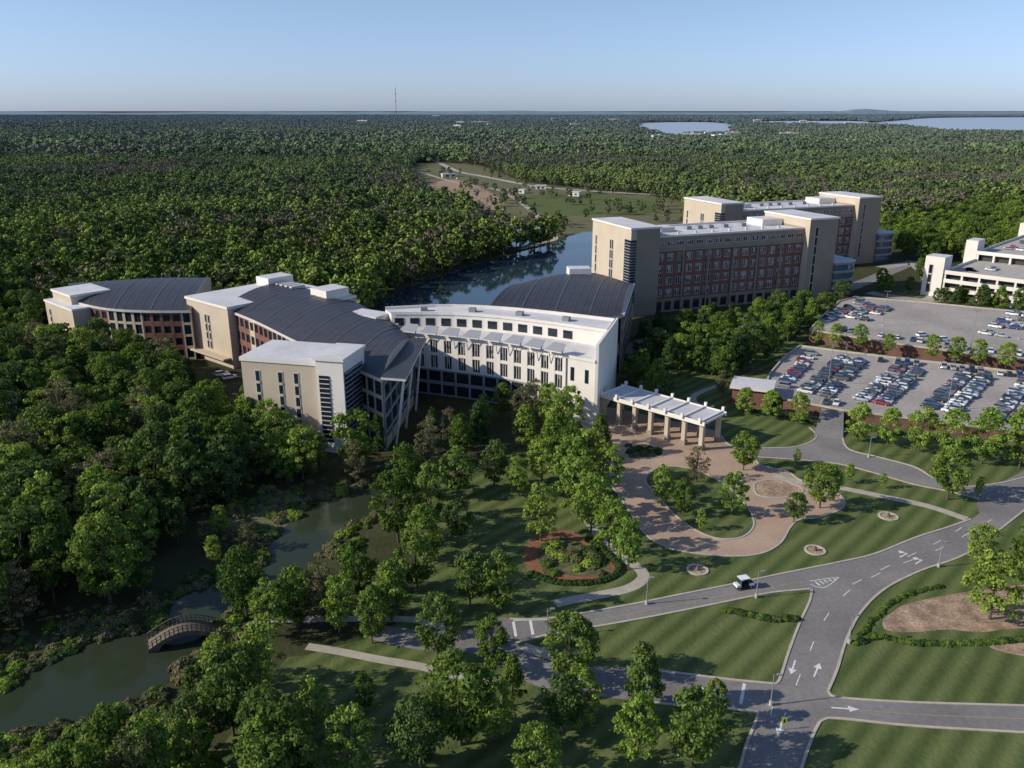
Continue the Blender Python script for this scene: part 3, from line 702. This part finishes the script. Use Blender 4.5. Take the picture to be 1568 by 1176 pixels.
for i in range(40):
    x=random.choice([8,14,40,46,70]); y=6+2.8*random.randint(0,48)
    zz=12 if y<42 else 16
    if y<42 or y>49: put_car(c0+d*x+n*y,math.atan2(d[1],d[0]),zz)
# utility cart (golf-cart type) on the road
mb=MB(); X=Vector((1,0)); O0=Vector((0,0))
mb.lbox(O0,X,-1.5,1.5,-.62,.62,.28,.52,'rubber'); mb.lbox(O0,X,.75,1.55,-.58,.58,.52,.95,'whitepaint'); mb.lbox(O0,X,-.45,.15,-.58,.58,.52,.85,'rubber'); mb.lbox(O0,X,-.62,-.46,-.58,.58,.52,1.35,'rubber')
mb.lbox(O0,X,-1.65,-.7,-.66,.66,.55,1.0,'whitepaint'); mb.lbox(O0,X,-1.55,-.8,-.56,.56,1.0,1.02,'rubber'); mb.lbox(O0,X,-.75,.95,-.68,.68,1.88,1.97,'whitepaint')
for x in (-.65,.8):
    for y in (-.58,.58): mb.tube((x+(.1 if x>0 else 0),y,.6),(x,y,1.88),.035,.035,'steel')
mb.face([(.95,-.55,.95),(.95,.55,.95),(.84,.55,1.85),(.84,-.55,1.85)],'glass')
for x in (-1.05,1.05):
    for s in (-1,1): wheel(mb,x,s*.45,s*.68,.27,s)
w=P(1138,900); dv=(P(1100,907)-w); o=mb.build('utility_cart'); o.location=(w.x,w.y,.035); o.rotation_euler=(0,0,math.atan2(dv.y,dv.x)); o.scale=(1.15,1.15,1.15)
WS=car_mesh('suv','whitepaint')
for (u,v,a) in ((1445,522,.2),(1412,515,.3),(340,575,.6),(352,580,.6)): put_car(P(u,v,ZL+1.5 if u>1000 else 0),a,ZL+1.5 if u>1000 else 0,WS)
for (u,v) in ((690,272),(675,268),(780,292),(790,290),(830,288),(875,293),(700,274),(815,287),(850,290)): put_car(P(u,v),random.uniform(0,3),.05,WS)
for (u,v,w) in ((688,266,22),(795,290,14),(880,294,12),(828,284,12)):
    c=P(u,v,4); mb=MB(); dd=Vector((.9,random.uniform(-.4,.4))).normalized(); mb.lbox(c,dd,-w/2,w/2,-4,4,0,4,'white'); mb.lbox(c,dd,-w/2-.4,w/2+.4,-4.4,4.4,4,4.5,'white','roofwhite'); mb.lbox(c,dd,-w*.3,-w*.1,-4.05,-4,0.5,2.8,'glass'); mb.lbox(c,dd,w*.1,w*.3,-4.05,-4,1.2,2.8,'glass'); mb.build('site_building')
# ------------------------------------------------------------------ trees
def make_tree(name,cr,c0,shape,nleaf,leaf,ncl,leafk,seed,limbs=10,clr=.34,h=10.0,trunk=.20):
    r=np.random.default_rng(seed)
    mb=MB()
    mb.cyl(0,0,-.2,h*.35,trunk,trunk*.75,'bark',7,False); mb.cyl(0,0,h*.35,h*.85,trunk*.75,trunk*.15,'bark',6,False)
    zf=r.random(ncl); th=r.random(ncl)*6.283
    if shape=='oval': pr=np.sin(np.pi*np.clip(zf*.92+.06,0,1))**.6
    elif shape=='cone': pr=np.clip(1.05-zf,0,1)**.65*np.clip(zf*6+.4,0,1)
    elif shape=='round': pr=np.sqrt(np.clip(1-(2*zf-1)**2,0.05,1))
    else: pr=np.clip(np.sin(np.pi*np.clip(zf*.8+.15,0,1)),.15,1)**.5*(.7+.6*r.random(ncl))
    rad=cr*pr*(.45+.45*np.sqrt(r.random(ncl)))
    crh=h*(1-c0)
    cen=np.stack([rad*np.cos(th),rad*np.sin(th),h*c0+crh*(.04+.90*zf)],1)
    crad=cr*clr*(.6+.7*r.random(ncl))
    ctone=.68+.6*r.random(ncl)
    for i in range(min(limbs,ncl)):
        z0=max(h*.18,cen[i,2]-cr*.9); mb.tube((0,0,min(z0,h*.8)),tuple(cen[i]),trunk*.35,trunk*.08,'bark',4)
    ci=r.integers(0,ncl,nleaf)
    dr=r.normal(size=(nleaf,3)); dr/=np.linalg.norm(dr,axis=1)[:,None]
    dr[:,2]=np.where(dr[:,2]<-.3,-dr[:,2],dr[:,2])
    pos=cen[ci]+dr*(crad[ci]*(.45+.6*r.random(nleaf)))[:,None]*np.array([1,1,.85])
    nm=dr+r.normal(size=(nleaf,3))*.55; nm/=np.linalg.norm(nm,axis=1)[:,None]
    t=np.cross(nm,r.normal(size=(nleaf,3))); t/=np.linalg.norm(t,axis=1)[:,None]; b=np.cross(nm,t)
    s=leaf*(.55+.8*r.random(nleaf)); s2=s*(.5+.4*r.random(nleaf))
    q=np.stack([pos-t*s[:,None]*.5,pos+b*s2[:,None]*.5,pos+t*s[:,None]*.5,pos-b*s2[:,None]*.5],1).reshape(-1,3)
    base=len(mb.v); nb=len(mb.f)
    V=mb.v+[tuple(x) for x in q]; Fc=mb.f+[(base+4*i,base+4*i+1,base+4*i+2,base+4*i+3) for i in range(nleaf)]
    me=bpy.data.meshes.new(name); me.from_pydata(V,[],Fc)
    me.materials.append(M['bark']); me.materials.append(M[leafk])
    me.polygons.foreach_set('material_index',np.array([0]*nb+[1]*nleaf,dtype=np.int32))
    at=me.attributes.new('tone','FLOAT','FACE')
    tone=np.concatenate([np.ones(nb),ctone[ci]*(.8+.4*r.random(nleaf))]).astype(np.float32)
    at.data.foreach_set('value',tone); me.update(); return me
T={}
T['oak']=[make_tree('broadleaf_tree',3.5,.16,'round',4800,.43,75,'leafA',11+i,clr=.28) for i in range(3)]
T['maple']=[make_tree('maple_tree',3.0,.12,'cone' if i==1 else 'oval',4500,.41,70,'leafA',21+i,clr=.28) for i in range(3)]
T['spring']=[make_tree('spring_tree',3.0,.14,'irr',4000,.41,65,'leafB',31+i,clr=.26) for i in range(2)]
T['pear']=[make_tree('pear_tree',2.9,.08,'oval',4500,.38,60,'leafB',41+i,trunk=.12,clr=.3) for i in range(2)]
T['bud']=[make_tree('budding_tree',2.9,.12,'irr',2800,.32,75,'leafC',51+i,limbs=65,clr=.26) for i in range(2)]
T['dark']=[make_tree('dark_tree',2.8,.12,'cone',4500,.42,60,'leafD',61+i) for i in range(2)]
T['tall']=[make_tree('woodland_tree',2.7,.22,'irr',3600,.44,60,'leafA',71+i,clr=.30) for i in range(3)]
def tree(kind,p,h,z=0,wid=1.0):
    me=random.choice(T[kind]); o=bpy.data.objects.new(me.name.split('.')[0],me)
    s=h/10; o.location=(p.x,p.y,z); o.rotation_euler=(random.uniform(-.04,.04),random.uniform(-.04,.04),random.uniform(0,6.28)); w=s*wid*random.uniform(.9,1.12); o.scale=(w,w*random.uniform(.92,1.08),s); sc.collection.objects.link(o)
man='''oak 705 1140 14 1.1|oak 870 1045 12 1|maple 985 1092 12 1|oak 1060 1172 12 1|spring 975 1168 11 .9|spring 892 1112 10 .9|oak 820 1200 9 1.1|spring 540 1200 12 1|spring 400 1065 12 .9
maple 785 1080 9 .9|maple 755 1035 11 .9|maple 570 985 11 .8|oak 670 1010 12 1|maple 762 938 12 .9|oak 640 905 12 1|maple 552 915 12 .9|oak 378 945 14 .9|maple 455 960 12 .9|oak 170 925 17 1|maple 25 885 15 1
oak 610 830 16 1|maple 660 800 14 1|oak 700 760 12 1|maple 757 745 12 1|dark 735 690 14 .8|maple 850 710 14 1|oak 870 735 14 1|spring 795 760 10 .9|spring 828 828 13 .9|spring 885 790 14 1|spring 905 815 13 1|spring 932 845 12 1
spring 962 872 11 .9|spring 880 760 15 1|maple 920 700 12 1|spring 860 690 16 1|maple 805 690 13 1|maple 770 640 11 1|bud 800 655 12 1|oak 545 722 16 1|bud 655 720 14 .8
bud 500 955 11 .8|spring 415 975 11 .9|spring 1013 775 10 .9|bud 1065 738 9 .9|maple 1045 790 9 .9|spring 1120 788 10 1|oak 1138 720 10 1|spring 1072 812 5 .8|oak 1255 778 11 1|oak 1215 800 7 1
spring 1220 710 4 .8|spring 1300 740 5 .8|spring 1350 748 4 .8|oak 1450 765 13 1|spring 1497 760 5 .7|spring 1500 868 9 1|spring 1515 948 13 1.1|oak 1590 900 14 1|pear 1140 635 8.5 1.1|pear 1180 642 9 1.1|pear 1222 650 9.5 1.1|pear 1312 675 11 1
pear 1358 684 11 1|pear 1406 692 12.5 1|pear 1453 700 13.5 .95|pear 1502 710 15 .95|pear 1560 718 16 1|maple 965 600 12 1|maple 1002 610 13 1|maple 985 590 11 1|maple 1022 618 10 .8|oak 1070 560 15 1|oak 1108 590 13 1|oak 1150 555 15 1
dark 1125 570 13 1|dark 1090 575 12 1|oak 1050 545 13 1|maple 1210 512 14 1|maple 1240 505 13 1|oak 1225 495 14 1|dark 1185 520 12 1|oak 1260 490 12 1|oak 1285 470 12 1|maple 1350 440 10 1|bud 1020 640 5 .8|bud 1105 610 9 .8
dark 1465 470 10 1|maple 1500 475 12 1|maple 1530 478 12 1|maple 1560 482 12 1|oak 1410 430 12 1|maple 710 700 12 .9|dark 660 690 12 .7|oak 300 720 16 1|oak 330 660 15 1|spring 415 690 14 1|maple 385 650 12 1|maple 450 715 13 1
dark 580 700 12 .6|maple 845 360 14 1|maple 858 362 12 1|spring 840 655 13 .9|spring 875 665 14 1|bud 820 640 12 .9|maple 740 660 11 .8|spring 900 740 14 1|bud 690 690 12 .8|oak 620 760 13 .9|maple 650 860 13 1|oak 700 830 10 .8
spring 520 970 11 .9|maple 600 950 12 1|oak 720 930 11 .9|spring 930 760 13 .9|spring 830 740 12 1|oak 860 1120 9 1|maple 1090 1110 8 .8|oak 640 1180 12 1|spring 760 1130 9 .9|bud 545 738 11 .9|spring 480 1120 9 .9|maple 560 1090 7 .8'''
for l in man.replace('\n','|').split('|'):
    k,u,v,h,w=l.split(); tree(k,P(float(u),float(v)),float(h),0,float(w))
for (u,v,h) in ((1252,524,8.5),(1280,528,8.5),(1315,531,9),(1360,538,7),(1427,548,9),(1462,552,9),(1497,556,9),(1540,562,9)): tree('pear',P(u,v,ZL),h,ZL-.3,1.1)
FOOT=[Vector((50,349)),Vector((111,446))]
def inb(x,y):
    d=Vector((.93,.36)).normalized(); n=Vector((-d[1],d[0]))
    for O in FOOT:
        q=Vector((x,y))-O
        if -5<q.dot(d)<130 and -6<q.dot(n)<42: return True
    c,gd,gn=GAR; q=Vector((x,y))-c
    return -14<q.dot(gd)<115 and -8<q.dot(gn)<GD+5
def fill(poly,sp,kinds,hr,excl=[]):
    w=PP(poly); x0=min(p.x for p in w);x1=max(p.x for p in w);y0=min(p.y for p in w);y1=max(p.y for p in w)
    y=y0;cnt=0
    while y<y1:
        x=x0
        while x<x1:
            px,py=x+random.uniform(-.48,.48)*sp,y+random.uniform(-.48,.48)*sp
            if inpoly(px,py,w) and not inb(px,py) and not any(inpoly(px,py,e) for e in excl):
                tree(random.choice(kinds),Vector((px,py)),random.uniform(*hr),0,random.uniform(.8,1.1)); cnt+=1
            x+=sp
        y+=sp
    return cnt
KW=['oak','maple','tall','tall','tall','maple','oak','spring','bud','tall','bud','dark']
n1=fill([(-500,550),(-100,538),(40,540),(120,549),(200,558),(265,575),(295,600),(300,640),(330,680),(420,740),(370,765),(300,780),(280,840),(215,920),(120,955),(-50,990),(-500,1060)],6.4,KW,(10,18),WATER)
n2=fill([(-300,1240),(40,1215),(120,1205),(190,1190),(250,1150),(300,1090),(340,1045),(400,1050),(440,1110),(480,1200),(480,1500),(-300,1500)],6.4,['oak','maple','tall','bud','spring','tall'],(8,14),WATER)
n3=fill([(-300,440),(20,445),(60,500),(66,545),(-300,560)],8,['tall','maple'],(12,17),WATER)
n4=fill([(330,650),(470,700),(530,722),(460,745),(380,740)],6.5,['spring','bud','maple','oak'],(9,14),WATER)
n5=fill([(1010,525),(1100,505),(1210,480),(1235,500),(1180,560),(1120,575),(1050,580),(960,570),(985,540)],8.5,['maple','oak','dark','oak'],(8,14),[lot1,lot2])
n6=fill([(1345,350),(1480,322),(1800,322),(1800,400),(1600,420),(1380,400)],10,['maple','oak','oak','spring'],(11,16),[])
n7=fill([(1290,450),(1400,445),(1430,470),(1568,482),(1700,490),(1700,478),(1568,468),(1420,455)],8,['maple','oak'],(7,11),[lot2])
n8=fill([(440,950),(560,905),(600,900),(580,960),(480,985)],9,['spring','maple','oak','bud'],(9,12),WATER)
n9=fill([(350,890),(420,905),(400,950),(350,945)],8,['spring','bud','maple'],(8,12),WATER)
n10=fill([(290,830),(350,800),(400,820),(390,860),(300,880)],9,['bud','spring','bud'],(5,9),WATER)
# shrubs
def bush_mesh(seed,k,n=700,leaf=.28):
    r=np.random.default_rng(seed); d=r.normal(size=(n,3)); d/=np.linalg.norm(d,axis=1)[:,None]; d[:,2]=abs(d[:,2])
    lum=1+.18*np.sin(d[:,0]*5+seed)*np.cos(d[:,1]*6)
    pos=d*(lum*(.75+.3*r.random(n)))[:,None]*np.array([1,1,.8])
    nm=d+r.normal(size=(n,3))*.5; nm/=np.linalg.norm(nm,axis=1)[:,None]
    t=np.cross(nm,r.normal(size=(n,3))); t/=np.linalg.norm(t,axis=1)[:,None]; b=np.cross(nm,t)
    s=(leaf*(.5+.8*r.random(n)))[:,None]*.5
    q=np.stack([pos-t*s,pos+b*s,pos+t*s,pos-b*s],1).reshape(-1,3)
    me=bpy.data.meshes.new('shrub'); me.from_pydata([tuple(x) for x in q],[],[(4*i,4*i+1,4*i+2,4*i+3) for i in range(n)])
    me.materials.append(M[k]); at=me.attributes.new('tone','FLOAT','FACE'); at.data.foreach_set('value',(.7+.6*r.random(n)).astype(np.float32)); return me
BM=[bush_mesh(i,k) for i,k in enumerate(['leafA','leafC','leafD','leafB'])]
def bush(p,s,k=None,z=0):
    o=bpy.data.objects.new('shrub',BM[k] if k is not None else random.choice(BM)); o.location=(p.x,p.y,z); o.scale=(s,s*random.uniform(.8,1.2),s*random.uniform(.7,1.0)); o.rotation_euler=(0,0,random.uniform(0,6)); sc.collection.objects.link(o)
for i in range(34): bush(P(random.uniform(835,920),random.uniform(832,880)),random.uniform(.8,1.7),random.choice([0,2,3,1]))
q=resample(smooth(PP([(815,880),(860,893),(920,890),(950,872),(930,848),(900,826)]),False,8),34)
for p in q: bush(p,.9,2)
for i in range(14): bush(P(random.uniform(962,1010),random.uniform(683,699)),random.uniform(.8,1.3),random.choice([1,2]))
def hedge(pts,nn_,s,ks):
    for p in resample(smooth(PP(pts),False,8),nn_): bush(p+Vector((random.uniform(-.2,.2),random.uniform(-.2,.2))),s*random.uniform(.85,1.15),random.choice(ks))
hedge([(1308,985),(1345,975),(1400,985),(1500,985),(1600,975)],64,.7,[0,0,2]); hedge([(1110,935),(1140,940),(1180,948),(1220,948)],34,.8,[0,2]); hedge([(1318,975),(1340,945),(1380,915),(1440,898)],34,.6,[0,0,2])
hedge([(1135,628),(1180,634),(1235,645)],26,.9,[0,2]); hedge([(1300,655),(1380,665),(1460,676),(1568,690)],60,.9,[0,2,0])
def scrub(u0,u1,v0,v1,nn_,s0,s1,ks):
    for i in range(nn_):
        p=P(random.uniform(u0,u1),random.uniform(v0,v1))
        if not any(inpoly(p.x,p.y,e) for e in WATER[:3]): bush(p,random.uniform(s0,s1),random.choice(ks))
scrub(320,480,745,860,190,.5,1.5,[1,1,3,0]); scrub(-40,240,930,1050,130,.5,1.5,[0,1,1,2]); scrub(-40,330,1080,1190,200,.5,1.6,[0,1,3,1,2]); scrub(440,640,720,800,70,.6,1.5,[1,0,2])
for w in WATER[:3]:
    for p in resample(w+[w[0]],80):
        for _ in range(3):
            q=p+Vector((random.gauss(0,2.2),random.gauss(0,2.2)))
            if not any(inpoly(q.x,q.y,e) for e in WATER[:3]): bush(q,random.uniform(.6,1.7),random.choice([0,1,1,1,2,3]))
# ------------------------------------------------------------------ distant forest (instanced)
def gn_scatter(name,pts,meshes):
    col=bpy.data.collections.new(name+'_kinds')
    for i,me in enumerate(meshes):
        o=bpy.data.objects.new('%s_kind_%02d'%(name,i),me); col.objects.link(o)
    A=np.array(pts,dtype=np.float32)
    me=bpy.data.meshes.new(name); me.vertices.add(len(A)); me.vertices.foreach_set('co',A[:,:3].ravel().copy())
    for nm,c,ty in (('scl',3,'FLOAT'),('rotz',4,'FLOAT'),('kind',5,'INT')):
        at=me.attributes.new(nm,ty,'POINT'); at.data.foreach_set('value',A[:,c].astype(np.int32 if ty=='INT' else np.float32))
    me.update(); o=bpy.data.objects.new(name,me); sc.collection.objects.link(o)
    g=bpy.data.node_groups.new(name,'GeometryNodeTree')
    g.interface.new_socket('Geometry',in_out='INPUT',socket_type='NodeSocketGeometry'); g.interface.new_socket('Geometry',in_out='OUTPUT',socket_type='NodeSocketGeometry')
    N_=g.nodes; L_=g.links
    gi=N_.new('NodeGroupInput'); go=N_.new('NodeGroupOutput'); ip=N_.new('GeometryNodeInstanceOnPoints'); ci=N_.new('GeometryNodeCollectionInfo')
    ci.inputs['Collection'].default_value=col; ci.inputs['Separate Children'].default_value=True; ci.inputs['Reset Children'].default_value=True
    def na(n_,t):
        x=N_.new('GeometryNodeInputNamedAttribute'); x.data_type=t; x.inputs['Name'].default_value=n_; return [o for o in x.outputs if o.enabled and o.name=='Attribute'][0]
    cx=N_.new('ShaderNodeCombineXYZ'); L_.new(na('rotz','FLOAT'),cx.inputs['Z'])
    L_.new(gi.outputs[0],ip.inputs['Points']); L_.new(ci.outputs[0],ip.inputs['Instance']); ip.inputs['Pick Instance'].default_value=True
    L_.new(na('kind','INT'),ip.inputs['Instance Index']); L_.new(cx.outputs[0],ip.inputs['Rotation']); L_.new(na('scl','FLOAT'),ip.inputs['Scale'])
    L_.new(ip.outputs[0],go.inputs[0])
    md=o.modifiers.new('scatter','NODES'); md.node_group=g
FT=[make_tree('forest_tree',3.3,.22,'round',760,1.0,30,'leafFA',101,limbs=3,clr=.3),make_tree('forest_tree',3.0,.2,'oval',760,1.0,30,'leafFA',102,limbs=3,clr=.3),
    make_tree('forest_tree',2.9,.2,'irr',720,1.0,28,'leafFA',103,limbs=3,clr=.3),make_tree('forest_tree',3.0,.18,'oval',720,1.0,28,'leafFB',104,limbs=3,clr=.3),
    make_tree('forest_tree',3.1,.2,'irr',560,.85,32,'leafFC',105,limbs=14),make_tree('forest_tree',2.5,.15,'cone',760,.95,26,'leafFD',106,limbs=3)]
CAMP=PP([(905,480),(905,350),(1040,338),(1200,335),(1380,352),(1400,348),(1440,338),(1500,318),(1800,318),(1800,520),(905,520)])
EX=WATER+[CLEAR,CAMP]
pts=[]; y=345.0
while y<1500:
    sp=7.5 if y<900 else 9.0
    x=-(.66*y+60)
    while x<.66*y+60:
        px,py=x+random.uniform(-.55,.55)*sp,y+random.uniform(-.55,.55)*sp
        if not any(inpoly(px,py,e) for e in EX):
            nz=mn.noise(Vector((px*.005,py*.005,0)))+random.gauss(0,.26)
            k=4 if nz<-.30 else 3 if nz>.20 else 5 if abs(nz-.05)<.035 else random.choice([0,1,2])
            hh=random.uniform(.95,1.95)*(1+.22*mn.noise(Vector((px*.01,py*.01,5))))
            pts.append((px,py,0,hh,random.uniform(0,6.28),k))
        x+=sp
    y+=sp
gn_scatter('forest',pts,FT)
cl=[]
for i in range(620):
    u,v=random.uniform(630,1050),random.uniform(248,352); p=P(u,v)
    if inpoly(p.x,p.y,CLEAR) and not any(inpoly(p.x,p.y,e) for e in WATER) and mn.noise(Vector((p.x*.018,p.y*.018,3)))>.02: cl.append((p.x,p.y,0,random.uniform(.4,1.2),random.uniform(0,6),random.choice([0,1,3,4,4,5])))
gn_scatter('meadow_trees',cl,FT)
def patch(seed,k,npatch=72):
    r=np.random.default_rng(seed); V=[];Fc=[];tn=[]
    for i in range(npatch):
        cx,cy=r.uniform(-40,40,2); hh=r.uniform(10,20); R=r.uniform(3.2,6.5); t0=r.uniform(.6,1.3)
        m=34; d=r.normal(size=(m,3)); d/=np.linalg.norm(d,axis=1)[:,None]; d[:,2]=np.abs(d[:,2])*1.0-.1
        pos=np.array([cx,cy,hh-R])+d*R*(.75+.35*r.random(m))[:,None]
        nm=d+r.normal(size=(m,3))*.4; nm/=np.linalg.norm(nm,axis=1)[:,None]
        t=np.cross(nm,r.normal(size=(m,3)));t/=np.linalg.norm(t,axis=1)[:,None];b=np.cross(nm,t)
        s=(1.55*(.7+.6*r.random(m)))[:,None]
        q=np.stack([pos-t*s,pos+b*s,pos+t*s,pos-b*s],1).reshape(-1,3)
        b0=len(V); V+=[tuple(x) for x in q]; Fc+=[(b0+4*j,b0+4*j+1,b0+4*j+2,b0+4*j+3) for j in range(m)]; tn+=list(t0*(.85+.3*r.random(m)))
    me=bpy.data.meshes.new('forest_patch'); me.from_pydata(V,[],Fc); me.materials.append(M[k]); at=me.attributes.new('tone','FLOAT','FACE'); at.data.foreach_set('value',np.array(tn,dtype=np.float32)); return me
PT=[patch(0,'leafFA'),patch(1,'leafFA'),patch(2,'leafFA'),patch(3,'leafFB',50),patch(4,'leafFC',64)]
pts=[]; y=1480.0
while y<13000:
    sp=58 if y<4000 else 78
    x=-(.66*y+100)
    while x<.66*y+100:
        px,py=x+random.uniform(-.45,.45)*sp,y+random.uniform(-.45,.45)*sp
        gap=mn.noise(Vector((px*.003,py*.0015,1)))
        if not any(inpoly(px,py,e) for e in EX) and (gap<.42 or random.random()<.4):
            pts.append((px,py,0,random.uniform(.75,1.3)*(1+.6*max(0,mn.noise(Vector((px*.0006,py*.0006,9))))),random.uniform(0,6.28),random.choice([0,1,2,0,1,2,3,4,4])))
        x+=sp
    y+=sp
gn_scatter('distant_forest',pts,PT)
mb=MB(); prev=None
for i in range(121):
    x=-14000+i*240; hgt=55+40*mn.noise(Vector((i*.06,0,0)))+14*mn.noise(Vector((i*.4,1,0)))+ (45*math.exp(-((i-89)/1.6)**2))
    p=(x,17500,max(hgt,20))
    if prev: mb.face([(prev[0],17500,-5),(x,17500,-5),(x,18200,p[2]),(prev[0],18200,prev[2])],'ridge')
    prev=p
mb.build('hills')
print('counts',n1,n2,n3,n4,n5,n6,n7,n8,n9,n10,len(pts))
# ------------------------------------------------------------------ light / camera
EL=math.radians(28); sx,sy=-.985,-.17; hl=math.hypot(sx,sy); sx/=hl;sy/=hl
s=Vector((sx*math.cos(EL),sy*math.cos(EL),math.sin(EL)))
ld=bpy.data.lights.new('sun','SUN'); ld.energy=4.6; ld.angle=math.radians(.5); ld.color=(1,.92,.78)
lo=bpy.data.objects.new('sun',ld); lo.rotation_euler=(-s).to_track_quat('-Z','Y').to_euler(); lo.location=(-200,0,300); sc.collection.objects.link(lo)
w=bpy.data.worlds.new('World'); sc.world=w; w.use_nodes=True; nt=w.node_tree; bg=nt.nodes['Background']
sk=nt.nodes.new('ShaderNodeTexSky'); sk.sky_type='NISHITA'; sk.sun_disc=False; sk.sun_elevation=EL; sk.sun_rotation=math.atan2(sx,sy)%(2*math.pi)
sk.altitude=200; sk.air_density=1.0; sk.dust_density=.5; sk.ozone_density=2.0
tc=nt.nodes.new('ShaderNodeTexCoord'); sp_=nt.nodes.new('ShaderNodeSeparateXYZ'); nt.links.new(tc.outputs['Generated'],sp_.inputs[0])
tr=nt.nodes.new('ShaderNodeMapRange'); tr.inputs[1].default_value=0; tr.inputs[2].default_value=.14; nt.links.new(sp_.outputs['Z'],tr.inputs[0])
tm=nt.nodes.new('ShaderNodeMix'); tm.data_type='RGBA'; tm.inputs[6].default_value=(.72,.92,1.62,1); tm.inputs[7].default_value=(1.0,1.02,1.16,1); nt.links.new(tr.outputs[0],tm.inputs[0])
v1=nt.nodes.new('ShaderNodeVectorMath'); v1.operation='MULTIPLY'; nt.links.new(tm.outputs[2],v1.inputs[1]); nt.links.new(sk.outputs[0],v1.inputs[0])
nt.links.new(v1.outputs[0],bg.inputs[0]); bg.inputs[1].default_value=.113
cd=bpy.data.cameras.new('camera'); cd.sensor_width=36; cd.lens=F/1568*36; cd.clip_end=120000; cd.clip_start=.5
co=bpy.data.objects.new('camera',cd); co.location=(0,0,H); co.rotation_euler=(math.pi/2-PITCH,0,0); sc.collection.objects.link(co); sc.camera=co
sc.view_settings.view_transform='Standard'; sc.view_settings.look='None'; sc.view_settings.exposure=0
